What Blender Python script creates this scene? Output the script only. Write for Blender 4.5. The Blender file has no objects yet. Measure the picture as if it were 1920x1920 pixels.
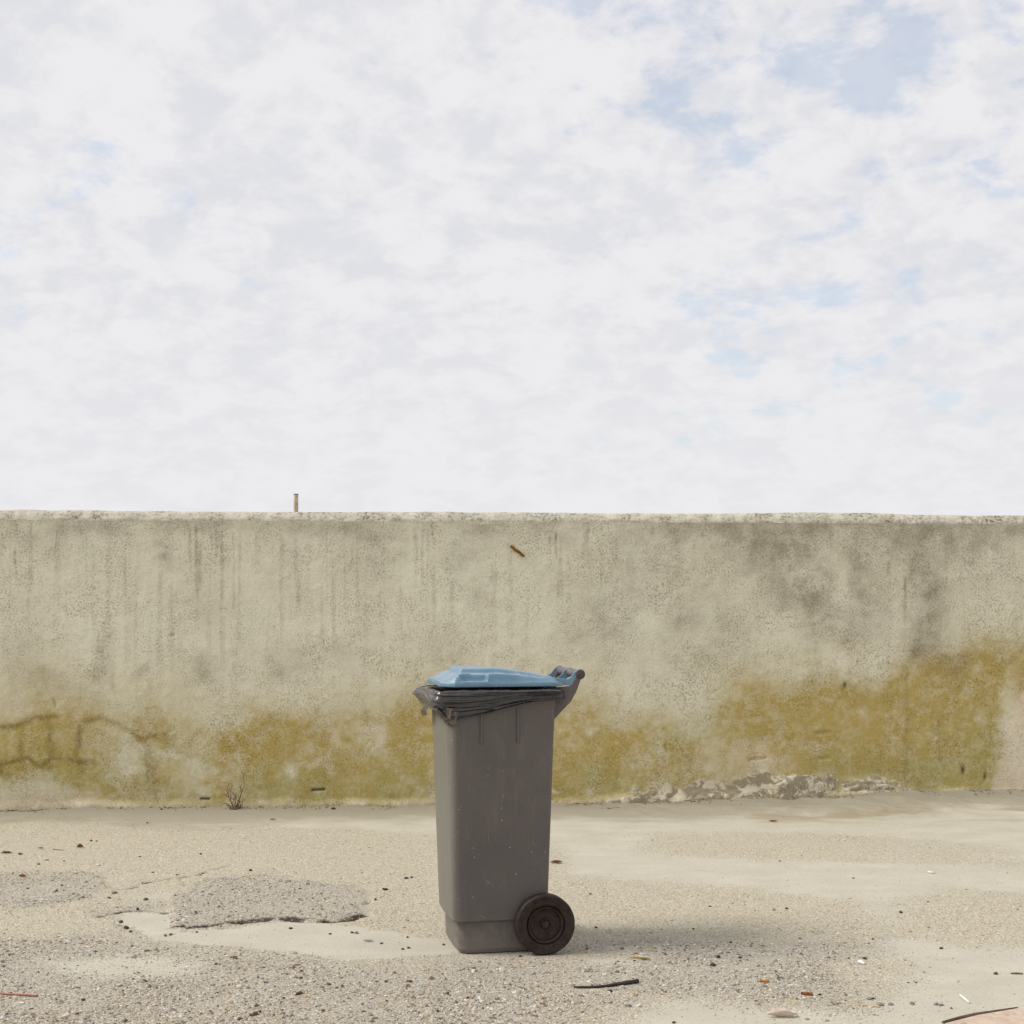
import bpy, bmesh, math, random
import numpy as np
from mathutils import Vector, Matrix

# ------------------------------------------------------------------ camera, sky, sun, exposure
CAM_H = 1.13            # metres, waist-level camera
F_PX = 2742.0           # focal length in photo pixels (80 mm on 56 mm film)
HORIZON = 1138.0        # photo row of the horizon
SUN_EL, SUN_AZ = math.radians(46), math.radians(-97)     # azimuth from +Y, clockwise

scene = bpy.context.scene
C = scene.collection
cam_data = bpy.data.cameras.new('camera')
cam = bpy.data.objects.new('camera', cam_data)
C.objects.link(cam)
cam.location = (0, 0, CAM_H)
cam.rotation_euler = (math.radians(90), 0, 0)
cam_data.sensor_width = 36
cam_data.lens = F_PX / 1920 * 36
cam_data.shift_y = (HORIZON - 960) / 1920
cam_data.clip_start = 0.05
cam_data.clip_end = 3000
scene.camera = cam

scene.view_settings.view_transform = 'Standard'
scene.view_settings.look = 'None'
scene.view_settings.exposure = 1.05
scene.view_settings.gamma = 1
scene.view_settings.use_curve_mapping = False

SUN_STRENGTH, SUN_ANGLE = 1.5, 22
CLOUD_OFFSET = (31.2, 8.8, 0.5)

class NT:
    """small helper for building node trees"""
    def __init__(self, tree):
        self.t = tree
        tree.nodes.clear()
    def n(self, kind, **kw):
        nd = self.t.nodes.new(kind)
        for k, v in kw.items():
            if k.startswith('i_'):
                nd.inputs[k[2:].replace('_', ' ')].default_value = v
            else:
                setattr(nd, k, v)
        return nd
    def l(self, a, b):
        self.t.links.new(a, b)
    def put(self, sock, v):
        if isinstance(v, bpy.types.NodeSocket):
            self.l(v, sock)
        elif isinstance(v, (tuple, list)) and len(v) == 3 and sock.type == 'RGBA':
            sock.default_value = (*v, 1)
        else:
            sock.default_value = v
    def math(self, op, a, b=0.0, c=0.0, clamp=False):
        nd = self.n('ShaderNodeMath', operation=op, use_clamp=clamp)
        self.put(nd.inputs[0], a); self.put(nd.inputs[1], b)
        if op in ('MULTIPLY_ADD', 'SMOOTH_MIN', 'COMPARE'):
            self.put(nd.inputs[2], c)
        return nd.outputs[0]
    def mix(self, fac, a, b, mode='MIX'):
        nd = self.n('ShaderNodeMix', data_type='RGBA', blend_type=mode, clamp_factor=True)
        self.put(nd.inputs[0], fac); self.put(nd.inputs[6], a); self.put(nd.inputs[7], b)
        return nd.outputs[2]
    def ramp(self, v, lo, hi, a=0.0, b=1.0, smooth=True):
        nd = self.n('ShaderNodeMapRange', interpolation_type='SMOOTHSTEP' if smooth else 'LINEAR', clamp=True)
        self.put(nd.inputs[0], v)
        for i, x in enumerate((lo, hi, a, b)):
            self.put(nd.inputs[i + 1], x)
        return nd.outputs[0]
    def noise(self, vec, scale, detail=4, rough=0.55, dist=0.0, out='Fac'):
        nd = self.n('ShaderNodeTexNoise')
        if vec is not None: self.l(vec, nd.inputs['Vector'])
        nd.inputs['Scale'].default_value = scale; nd.inputs['Detail'].default_value = detail
        nd.inputs['Roughness'].default_value = rough; nd.inputs['Distortion'].default_value = dist
        return nd.outputs[out]
    def voronoi(self, vec, scale, feature='F1', rand=1.0):
        nd = self.n('ShaderNodeTexVoronoi', feature=feature)
        self.l(vec, nd.inputs['Vector'])
        nd.inputs['Scale'].default_value = scale
        nd.inputs['Randomness'].default_value = rand
        return nd
    def mapping(self, vec, scale=(1, 1, 1), loc=(0, 0, 0), rot=(0, 0, 0)):
        nd = self.n('ShaderNodeMapping')
        self.l(vec, nd.inputs['Vector'])
        nd.inputs['Scale'].default_value = scale; nd.inputs['Location'].default_value = loc
        nd.inputs['Rotation'].default_value = rot
        return nd.outputs[0]
    def attr(self, name):
        return self.n('ShaderNodeAttribute', attribute_name=name).outputs['Fac']
    def bump(self, h, strength, dist, normal=None):
        nd = self.n('ShaderNodeBump')
        nd.inputs['Strength'].default_value = strength; nd.inputs['Distance'].default_value = dist
        self.l(h, nd.inputs['Height'])
        if normal is not None: self.l(normal, nd.inputs['Normal'])
        return nd.outputs[0]
    def colramp(self, v, stops, constant=False):
        nd = self.n('ShaderNodeValToRGB')
        self.l(v, nd.inputs[0])
        cr = nd.color_ramp
        cr.interpolation = 'CONSTANT' if constant else 'LINEAR'
        while len(cr.elements) < len(stops): cr.elements.new(0.5)
        for e, (p, c) in zip(cr.elements, stops):
            e.position = p; e.color = (*c, 1)
        return nd.outputs[0]

world = bpy.data.worlds.new('World')
scene.world = world
world.use_nodes = True
w = NT(world.node_tree)
tc = w.n('ShaderNodeTexCoord')
sky = w.n('ShaderNodeTexSky', sky_type='NISHITA')
sky.sun_disc = False
sky.sun_elevation = SUN_EL
sky.sun_rotation = SUN_AZ
sky.air_density = 1.1; sky.dust_density = 1.6; sky.ozone_density = 0.8
sep = w.n('ShaderNodeSeparateXYZ'); w.l(tc.outputs['Generated'], sep.inputs[0])
zz = w.math('ADD', w.math('MAXIMUM', sep.outputs[2], 0.0), 0.40)
comb = w.n('ShaderNodeCombineXYZ')
w.l(w.math('DIVIDE', sep.outputs[0], zz), comb.inputs[0])
w.l(w.math('DIVIDE', sep.outputs[1], zz), comb.inputs[1])
cp = w.mapping(comb.outputs[0], loc=CLOUD_OFFSET, rot=(0, 0, math.radians(25)))
big = w.noise(cp, 2.6, 2, 0.5)
mid = w.noise(cp, 12.0, 10, 0.60, 0.2)
fine = w.noise(w.mapping(cp, loc=(11, 5, 3)), 15.0, 10, 0.61, 0.2)
calm = w.ramp(sep.outputs[2], 0.26, 0.05, 1.0, 0.40)           # clouds merge into haze towards the horizon
cover = w.math('ADD', w.math('MULTIPLY', big, 0.68), w.math('MULTIPLY', mid, 0.82))
cover = w.math('ADD', cover, w.ramp(sep.outputs[2], 0.24, 0.04, 0.0, 0.12))
mask = w.ramp(cover, 0.56, 0.69)
mask = w.math('MULTIPLY_ADD', mask, 0.40, 0.60)
shade = w.math('MULTIPLY', w.ramp(fine, 0.60, 0.36), calm)
cloud_col = w.mix(shade, (0.408, 0.404, 0.413), (0.357, 0.361, 0.380))
bg_sky = w.n('ShaderNodeBackground'); w.l(sky.outputs[0], bg_sky.inputs[0]); bg_sky.inputs[1].default_value = 0.084
bg_cl = w.n('ShaderNodeBackground'); w.l(cloud_col, bg_cl.inputs[0]); bg_cl.inputs[1].default_value = 1.0
mixs = w.n('ShaderNodeMixShader')
w.l(mask, mixs.inputs[0]); w.l(bg_sky.outputs[0], mixs.inputs[1]); w.l(bg_cl.outputs[0], mixs.inputs[2])
wo = w.n('ShaderNodeOutputWorld'); w.l(mixs.outputs[0], wo.inputs[0])

sun_data = bpy.data.lights.new('sun', 'SUN')
sun_data.energy = SUN_STRENGTH
sun_data.angle = math.radians(SUN_ANGLE)
sun_data.color = (1.0, 0.935, 0.85)
sun = bpy.data.objects.new('sun', sun_data)
C.objects.link(sun)
sdir = Vector((math.sin(SUN_AZ) * math.cos(SUN_EL), math.cos(SUN_AZ) * math.cos(SUN_EL), math.sin(SUN_EL)))
sun.rotation_euler = sdir.to_track_quat('Z', 'Y').to_euler()
sun.location = (-6, 4, 8)

# ------------------------------------------------------------------ helpers
def ground_at(px, py):
    """point on the flat ground seen at a photo pixel"""
    d = F_PX * CAM_H / (py - HORIZON)
    return ((px - 960) * d / F_PX, d)

rng = np.random.default_rng(7)
random.seed(7)
PERM = np.random.default_rng(99).permutation(512).astype(np.int64)
GA = np.random.default_rng(5).uniform(0, 2 * np.pi, 512)

def perlin(x, y, seed=0):
    xi = np.floor(x).astype(np.int64); yi = np.floor(y).astype(np.int64)
    xf = x - xi; yf = y - yi
    u = xf * xf * xf * (xf * (xf * 6 - 15) + 10); v = yf * yf * yf * (yf * (yf * 6 - 15) + 10)
    def g(ix, iy, dx, dy):
        h = PERM[(PERM[(ix + seed * 57) & 511] + iy + seed * 131) & 511]
        a = GA[h]
        return np.cos(a) * dx + np.sin(a) * dy
    a = g(xi, yi, xf, yf); b = g(xi + 1, yi, xf - 1, yf)
    c = g(xi, yi + 1, xf, yf - 1); d = g(xi + 1, yi + 1, xf - 1, yf - 1)
    return ((a * (1 - u) + b * u) * (1 - v) + (c * (1 - u) + d * u) * v) * 1.4

def fbm(x, y, octaves=4, seed=0, gain=0.5):
    s = np.zeros_like(x, dtype=float); amp = 1.0; f = 1.0
    for o in range(octaves):
        s += amp * perlin(x * f + o * 17.3, y * f - o * 9.1, seed + o)
        amp *= gain; f *= 2.03
    return s

def sstep(a, b, x):
    t = np.clip((x - a) / (b - a), 0, 1)
    return t * t * (3 - 2 * t)

def seg_dist(x, y, pts):
    """distance to a polyline"""
    best = np.full(x.shape, 1e9)
    for (ax, ay), (bx, by) in zip(pts[:-1], pts[1:]):
        dx, dy = bx - ax, by - ay
        t = np.clip(((x - ax) * dx + (y - ay) * dy) / (dx * dx + dy * dy + 1e-12), 0, 1)
        best = np.minimum(best, np.hypot(x - ax - t * dx, y - ay - t * dy))
    return best

def poly_sd(x, y, pts):
    """signed distance to a polygon, negative inside"""
    pts = list(pts)
    d = seg_dist(x, y, pts + [pts[0]])
    inside = np.zeros(x.shape, bool)
    n = len(pts)
    for i in range(n):
        x0, y0 = pts[i]; x1, y1 = pts[(i + 1) % n]
        cross = ((y0 > y) != (y1 > y)) & (x < (x1 - x0) * (y - y0) / (y1 - y0 + 1e-12) + x0)
        inside ^= cross
    return np.where(inside, -d, d)

def np_mesh(name, verts, quads, mat, attrs=None, smooth=True, tris=None):
    verts = np.asarray(verts, dtype=np.float32)
    me = bpy.data.meshes.new(name)
    me.vertices.add(len(verts)); me.vertices.foreach_set('co', verts.ravel())
    loops, starts, totals = [], [], []
    base = 0
    for arr in (quads, tris):
        if arr is None or len(arr) == 0: continue
        arr = np.asarray(arr, dtype=np.int32)
        k = arr.shape[1]
        loops.append(arr.ravel())
        starts.append(base + np.arange(len(arr), dtype=np.int32) * k)
        totals.append(np.full(len(arr), k, np.int32))
        base += arr.size
    loops = np.concatenate(loops); starts = np.concatenate(starts); totals = np.concatenate(totals)
    me.loops.add(len(loops)); me.loops.foreach_set('vertex_index', loops)
    me.polygons.add(len(starts)); me.polygons.foreach_set('loop_start', starts)
    try: me.polygons.foreach_set('loop_total', totals)
    except Exception: pass
    me.update(calc_edges=True); me.validate()
    me.polygons.foreach_set('use_smooth', np.full(len(me.polygons), smooth))
    for k, a in (attrs or {}).items():
        a = np.asarray(a, dtype=np.float32)
        if a.ndim == 1:
            at = me.attributes.new(k, 'FLOAT', 'POINT'); at.data.foreach_set('value', a)
        else:
            at = me.attributes.new(k, 'FLOAT_COLOR', 'POINT')
            at.data.foreach_set('color', np.concatenate([a, np.ones((len(a), 1), np.float32)], 1).ravel())
    if mat: me.materials.append(mat)
    return me

def link(name, me, parent=None):
    o = bpy.data.objects.new(name, me)
    C.objects.link(o)
    if parent is not None: o.parent = parent
    return o

def tag(o, label=None, cat=None, group=None, kind=None):
    if label: o['label'] = label
    if cat: o['category'] = cat
    if group: o['group'] = group
    if kind: o['kind'] = kind
    return o

def empty(name, loc=(0, 0, 0), rz=0.0):
    o = bpy.data.objects.new(name, None)
    C.objects.link(o)
    o.location = loc; o.rotation_euler = (0, 0, rz)
    o.empty_display_size = 0.05
    return o

def grid_quads(nr, nc, wrap=False):
    r = np.arange(nr - 1)[:, None]; c = np.arange(nc if wrap else nc - 1)[None, :]
    a = r * nc + c; b = r * nc + (c + 1) % nc
    return np.stack([a, b, b + nc, a + nc], -1).reshape(-1, 4)

def bm_mesh(name, bm, mat, smooth=False):
    bmesh.ops.recalc_face_normals(bm, faces=bm.faces)
    me = bpy.data.meshes.new(name)
    bm.to_mesh(me); bm.free()
    if mat: me.materials.append(mat)
    if smooth:
        for p in me.polygons: p.use_smooth = True
    return me

def bm_box(bm, lo, hi, bevel=0.0):
    m = Matrix.Translation([(a + b) / 2 for a, b in zip(lo, hi)]) @ Matrix.Diagonal([b - a for a, b in zip(lo, hi)] + [1])
    r = bmesh.ops.create_cube(bm, size=1, matrix=m)
    if bevel:
        es = list({e for v in r['verts'] for e in v.link_edges})
        bmesh.ops.bevel(bm, geom=es, offset=bevel, segments=2, affect='EDGES', profile=0.5)

def bm_prism(bm, poly, axis_lo, axis_hi, bevel=0.0):
    """polygon in (x, z) extruded along y"""
    a = [bm.verts.new((x, axis_lo, z)) for x, z in poly]
    b = [bm.verts.new((x, axis_hi, z)) for x, z in poly]
    fs = [bm.faces.new(a), bm.faces.new(b[::-1])]
    n = len(poly)
    for i in range(n):
        fs.append(bm.faces.new((a[i], b[i], b[(i + 1) % n], a[(i + 1) % n])))
    bmesh.ops.recalc_face_normals(bm, faces=fs)
    if bevel:
        es = list({e for f in fs for e in f.edges})
        bmesh.ops.bevel(bm, geom=es, offset=bevel, segments=2, affect='EDGES', profile=0.5)

def tube(pts, radii, n=8, caps=True):
    """tapered tube along points: verts, quads, tris"""
    pts = [Vector(p) for p in pts]
    if not hasattr(radii, '__len__'): radii = [radii] * len(pts)
    V, Q, T = [], [], []
    up = Vector((0, 0, 1))
    for i, p in enumerate(pts):
        d = (pts[min(i + 1, len(pts) - 1)] - pts[max(i - 1, 0)]).normalized()
        s = d.cross(up if abs(d.dot(up)) < 0.95 else Vector((1, 0, 0))).normalized()
        t = s.cross(d)
        for k in range(n):
            a = 2 * math.pi * k / n
            V.append(p + (s * math.cos(a) + t * math.sin(a)) * radii[i])
    for i in range(len(pts) - 1):
        for k in range(n):
            Q.append((i * n + k, i * n + (k + 1) % n, (i + 1) * n + (k + 1) % n, (i + 1) * n + k))
    if caps:
        for base, e in ((0, pts[0]), ((len(pts) - 1) * n, pts[-1])):
            ci = len(V); V.append(e)
            for k in range(n): T.append((base + k, base + (k + 1) % n, ci))
    return [tuple(v) for v in V], Q, T

def merge(parts):
    V, Q, T = [], [], []
    for v, q, t in parts:
        o = len(V); V += list(v)
        Q += [tuple(i + o for i in f) for f in q]; T += [tuple(i + o for i in f) for f in t]
    return V, Q, T

def lathe(profile, n=64, axis='y'):
    """(radius, along) profile spun about the axis"""
    V, Q = [], []
    for r, a in profile:
        for k in range(n):
            t = 2 * math.pi * k / n
            V.append((r * math.cos(t), a, r * math.sin(t)))
    m = len(profile)
    for i in range(m - 1):
        for k in range(n):
            Q.append((i * n + k, i * n + (k + 1) % n, (i + 1) * n + (k + 1) % n, (i + 1) * n + k))
    return V, Q, []

def new_mat(name):
    m = bpy.data.materials.new(name)
    m.use_nodes = True
    nt = NT(m.node_tree)
    p = nt.n('ShaderNodeBsdfPrincipled')
    o = nt.n('ShaderNodeOutputMaterial')
    nt.l(p.outputs[0], o.inputs[0])
    nt.p = p
    return m, nt

def simple_mat(name, col, rough=0.7, spec=0.4, var=0.15, scale=40.0, bump=0.0):
    m, nt = new_mat(name)
    co = nt.n('ShaderNodeTexCoord').outputs['Object']
    n = nt.noise(co, scale, 5, 0.6)
    dark = tuple(c * (1 - var * 1.6) for c in col); lite = tuple(min(1, c * (1 + var * 1.6)) for c in col)
    nt.l(nt.mix(nt.ramp(n, 0.3, 0.7), dark, lite), nt.p.inputs['Base Color'])
    nt.p.inputs['Roughness'].default_value = rough
    nt.p.inputs['Specular IOR Level'].default_value = spec
    if bump: nt.l(nt.bump(n, 0.6, bump), nt.p.inputs['Normal'])
    return m

# ------------------------------------------------------------------ wall frame
WL = np.array([-2.84, 8.10]); WR = np.array([2.97, 8.49])     # wall face at the photo's left and right borders
W_DIR = (WR - WL) / np.linalg.norm(WR - WL)
W_ANG = math.atan2(W_DIR[1], W_DIR[0])
W_LEN = np.linalg.norm(WR - WL)
BEVEL_Z, TOP_Z = 1.612, 1.668

def wall_at(px, py):
    """(s, z) on the wall face seen at a photo pixel; s from the left border"""
    k = (px - 960) / F_PX
    # camera ray (k*d, d) meets WL + s*W_DIR
    A = np.array([[k, -W_DIR[0]], [1.0, -W_DIR[1]]])
    d, s = np.linalg.solve(A, WL)
    return s, CAM_H - (py - HORIZON) * d / F_PX

def wall_s(x, y):
    return (x - WL[0]) * W_DIR[0] + (y - WL[1]) * W_DIR[1]
def wall_n(x, y):
    """distance in front of the wall face (towards the camera)"""
    return (x - WL[0]) * W_DIR[1] - (y - WL[1]) * W_DIR[0]

# ------------------------------------------------------------------ ground
BIN_O = (-0.062, 4.922)
BIN_RZ = math.radians(11.5)

def axis(fine_lo, fine_hi, steps_fine, lo, hi, grow=1.35):
    a = list(steps_fine)
    s = a[-1] - a[-2]; x = a[-1]
    while x < hi:
        s *= grow; x = min(x + s, hi); a.append(x)
    b = []
    s = a[1] - a[0]; x = a[0]
    while x > lo:
        s *= grow; x = max(x - s, lo); b.append(x)
    return np.array(b[::-1] + a)

fx = np.arange(-3.05, 3.25, 0.0085)
fy = [3.72]
while fy[-1] < 8.75: fy.append(fy[-1] + 0.0065 + 0.0016 * (fy[-1] - 3.72))
gx = axis(0, 0, fx, -900, 900); gy = axis(0, 0, np.array(fy), -900, 1400)
GX, GY = np.meshgrid(gx, gy)

def gpoly(pts): return [ground_at(*p) for p in pts]

POLY_GREY = [gpoly(p) for p in (
    [(318, 1745), (330, 1700), (322, 1672), (385, 1646), (500, 1637), (560, 1650), (650, 1662), (690, 1672), (676, 1695), (660, 1700), (682, 1714), (640, 1722), (600, 1727), (540, 1726), (450, 1733), (400, 1744)],
    [(-60, 1640), (60, 1633), (185, 1634), (198, 1652), (202, 1668), (175, 1685), (60, 1700), (-60, 1704)],
    [(-80, 1765), (90, 1752), (220, 1745), (260, 1764), (330, 1770), (540, 1786), (660, 1800), (740, 1802), (858, 1790), (1000, 1792), (1075, 1768), (1250, 1763), (1420, 1766), (1560, 1770), (1650, 1766), (1600, 1800), (1500, 1812), (1640, 1870), (1610, 1900), (1480, 1890), (1330, 1868), (1230, 1866), (1120, 1905), (1100, 1990), (-80, 1990)],
    [(205, 1712), (260, 1688), (330, 1686), (320, 1700), (300, 1712), (240, 1720)],
    [(1078, 1768), (1250, 1763), (1640, 1766), (1600, 1798), (1555, 1815), (1635, 1868), (1600, 1893), (1480, 1886), (1330, 1866), (1230, 1862), (1100, 1856), (1010, 1840), (1060, 1812), (1200, 1808), (1180, 1792), (1085, 1788)],
)]
POLY_SAND = [gpoly(p) for p in (
    [(228, 1722), (250, 1713), (312, 1712), (322, 1738), (345, 1752), (440, 1745), (545, 1729), (625, 1731), (690, 1741), (770, 1757), (862, 1765), (880, 1786), (760, 1792), (655, 1799), (560, 1787), (440, 1776), (330, 1770), (262, 1758)],
    [(-80, 1500), (-80, 1535), (120, 1528), (300, 1545), (480, 1548), (700, 1556), (860, 1570), (1030, 1575), (1060, 1640), (1180, 1652), (1400, 1665), (1620, 1690), (1680, 1740), (1640, 1765), (1700, 1800), (1660, 1870), (1600, 1905), (1400, 1885), (1240, 1872), (1160, 1920), (1200, 1990), (2050, 1990), (2050, 1775), (1800, 1772), (1700, 1745), (1690, 1690), (1760, 1665), (2050, 1690), (2050, 1480)],
    [(232, 1684), (340, 1660), (330, 1684), (260, 1690)],
    [(1050, 1790), (1210, 1792), (1200, 1812), (1060, 1808)],
    [(60, 1800), (240, 1788), (400, 1800), (380, 1830), (200, 1835), (90, 1825)],
)]
POLY_PEB = [gpoly(p) for p in (      # aggregate showing through the sand on the right
    [(1180, 1560), (1500, 1558), (1760, 1575), (1920, 1590), (2000, 1640), (1700, 1622), (1450, 1612), (1200, 1600)],
    [(1060, 1650), (1250, 1672), (1420, 1700), (1560, 1752), (1400, 1766), (1080, 1764)],
    [(1690, 1690), (2000, 1700), (2000, 1775), (1840, 1768), (1690, 1752)],
)]
CRACKS = [(gpoly(p), wd, st) for p, wd, st in (
    ([(215, 1668), (245, 1665), (275, 1655), (330, 1647), (375, 1640), (405, 1630), (432, 1622)], 0.010, 1.0),
    ([(0, 1776), (40, 1773), (95, 1769), (150, 1760), (215, 1754)], 0.009, 0.9),
    ([(450, 1675), (520, 1671), (600, 1664), (660, 1659), (740, 1652), (800, 1642), (824, 1640)], 0.010, 0.55),
    ([(150, 1661), (180, 1664), (202, 1664)], 0.014, 0.9),
    ([(196, 1718), (222, 1713), (252, 1706), (300, 1707), (315, 1712)], 0.026, 0.85),
    ([(320, 1742), (352, 1743), (400, 1741), (430, 1735), (470, 1731), (530, 1725), (580, 1726), (625, 1727), (660, 1720), (682, 1713)], 0.022, 1.0),
    ([(225, 1730), (240, 1741), (258, 1746)], 0.02, 0.6),
    ([(310, 1755), (330, 1750), (345, 1748)], 0.02, 0.6),
    ([(660, 1700), (675, 1694), (690, 1690)], 0.010, 0.7),
    ([(200, 1652), (198, 1640)], 0.010, 0.5),
    ([(-40, 1523), (60, 1522), (110, 1519), (148, 1520)], 0.028, 1.0),
    ([(150, 1519), (220, 1515)], 0.012, 0.7),
    ([(680, 1521), (705, 1520)], 0.014, 0.7), ([(1130, 1516), (1160, 1515)], 0.014, 0.8),
    ([(335, 1648), (350, 1655), (345, 1662)], 0.009, 0.6),
)]

def ground_fields(x, y):
    n1 = fbm(x * 2.3, y * 2.3, 5, 1); n2 = fbm(x * 9, y * 9, 4, 12); n3 = fbm(x * 0.8, y * 0.8, 3, 30)
    wx = x + 0.02 * n1 + 0.012 * n2; wy = y + 0.035 * fbm(x * 2.7, y * 2.7, 5, 21) + 0.018 * n2
    grey = np.zeros_like(x); sand = np.zeros_like(x); peb = np.zeros_like(x)
    sd_patch = poly_sd(wx, wy, POLY_GREY[0])
    for i, p in enumerate(POLY_GREY):
        sd = sd_patch if i == 0 else poly_sd(wx, wy, p)
        soft = 0.035 if i in (0, 1) else (0.07 if i == 4 else 0.2)
        grey = np.maximum(grey, sstep(soft, -soft, sd) * np.clip((1.0 if i in (0, 1, 4) else 0.9) + 0.35 * n1, 0.3, 1))
    for i, p in enumerate(POLY_SAND):
        sd = poly_sd(wx, wy, p)
        soft = 0.03 if i == 0 else (0.22 if i == 1 else 0.12)
        sand = np.maximum(sand, sstep(soft, -soft, sd) * (1.0 if i < 2 else 0.75))
    for p in POLY_PEB:
        peb = np.maximum(peb, sstep(0.25, -0.2, poly_sd(wx, wy, p)))
    sand = sand * (1 - 0.72 * peb)
    sand = np.clip(sand + 0.28 * n1 * (1 - sand) + 0.1 * n3, 0, 1)
    near_wall = wall_n(x, y)
    sand = np.maximum(sand, 0.85 * sstep(0.62, 0.2, near_wall + 0.18 * n1))
    sand = np.where(sd_patch < 0, sand * 0.15, sand)
    outside = (np.abs(x) > 6) | (y > 12) | (y < 0)
    sand = np.where(outside, np.clip(0.5 + 0.4 * n3, 0, 1), sand)
    crack = np.zeros_like(x)
    for p, wd, st in CRACKS:
        d = seg_dist(wx, wy, p)
        crack = np.maximum(crack, st * np.exp(-(d / wd) ** 2) * np.clip(0.75 + 0.7 * fbm(x * 16, y * 16, 2, 40), 0, 1))
    # height
    h = 0.006 * n3 + 0.003 * n1 + 0.0012 * n2 * (1 - sand)
    h += 0.008 * sstep(0.012, -0.010, sd_patch) * sstep(5.75, 5.2, y)             # lip of the old asphalt layer
    h += 0.004 * sstep(0.03, -0.03, sd_patch)
    h -= 0.012 * crack
    s = wall_s(x, y)
    drift_h = 0.012 + 0.05 * sstep(3.2, 5.6, s) + 0.018 * sstep(3.0, 4.4, s) * np.clip(perlin(x * 2.1, y * 3 + 4, 77) + 0.3, 0, 1)
    drift_w = 0.28 + 0.35 * sstep(3.0, 4.6, s) + 0.12 * perlin(x * 1.3, y * 0, 70)
    dr = np.clip(1 - near_wall / drift_w, 0, 1) ** 1.6
    ripple = fbm(x * 2.6 + 2 * n3, y * 7 + x * 1.2, 3, 81)
    h += np.where(near_wall > -0.25, drift_h * dr + 0.016 * ripple * sstep(0.75, 0.25, near_wall) * sstep(3.1, 4.0, s), 0)
    # flat where the bin stands
    bx = x - BIN_O[0]; by = y - BIN_O[1]
    h *= sstep(0.28, 0.5, np.hypot(bx - 0.03, by))
    damp = sstep(0.1, 0.5, fbm(x * 1.7 + 5, y * 5, 3, 55)) * sstep(0.9, 0.5, near_wall) * sstep(3.3, 4.2, s) * sstep(0.12, 0.3, near_wall)
    return h, sand, grey, np.clip(crack, 0, 1), peb, damp

H, SAND, GREY, CRACK, PEB, DAMP = ground_fields(GX, GY)
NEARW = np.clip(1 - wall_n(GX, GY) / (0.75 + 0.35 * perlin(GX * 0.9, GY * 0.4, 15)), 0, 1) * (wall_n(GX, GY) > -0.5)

def ground_h(x, y):
    i = np.clip(np.searchsorted(gx, x) - 1, 0, len(gx) - 2); j = np.clip(np.searchsorted(gy, y) - 1, 0, len(gy) - 2)
    tx = (x - gx[i]) / (gx[i + 1] - gx[i]); ty = (y - gy[j]) / (gy[j + 1] - gy[j])
    return (H[j, i] * (1 - tx) + H[j, i + 1] * tx) * (1 - ty) + (H[j + 1, i] * (1 - tx) + H[j + 1, i + 1] * tx) * ty
def field_at(F, x, y):
    i = np.clip(np.searchsorted(gx, x), 0, len(gx) - 1); j = np.clip(np.searchsorted(gy, y), 0, len(gy) - 1)
    return F[j, i]

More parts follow.
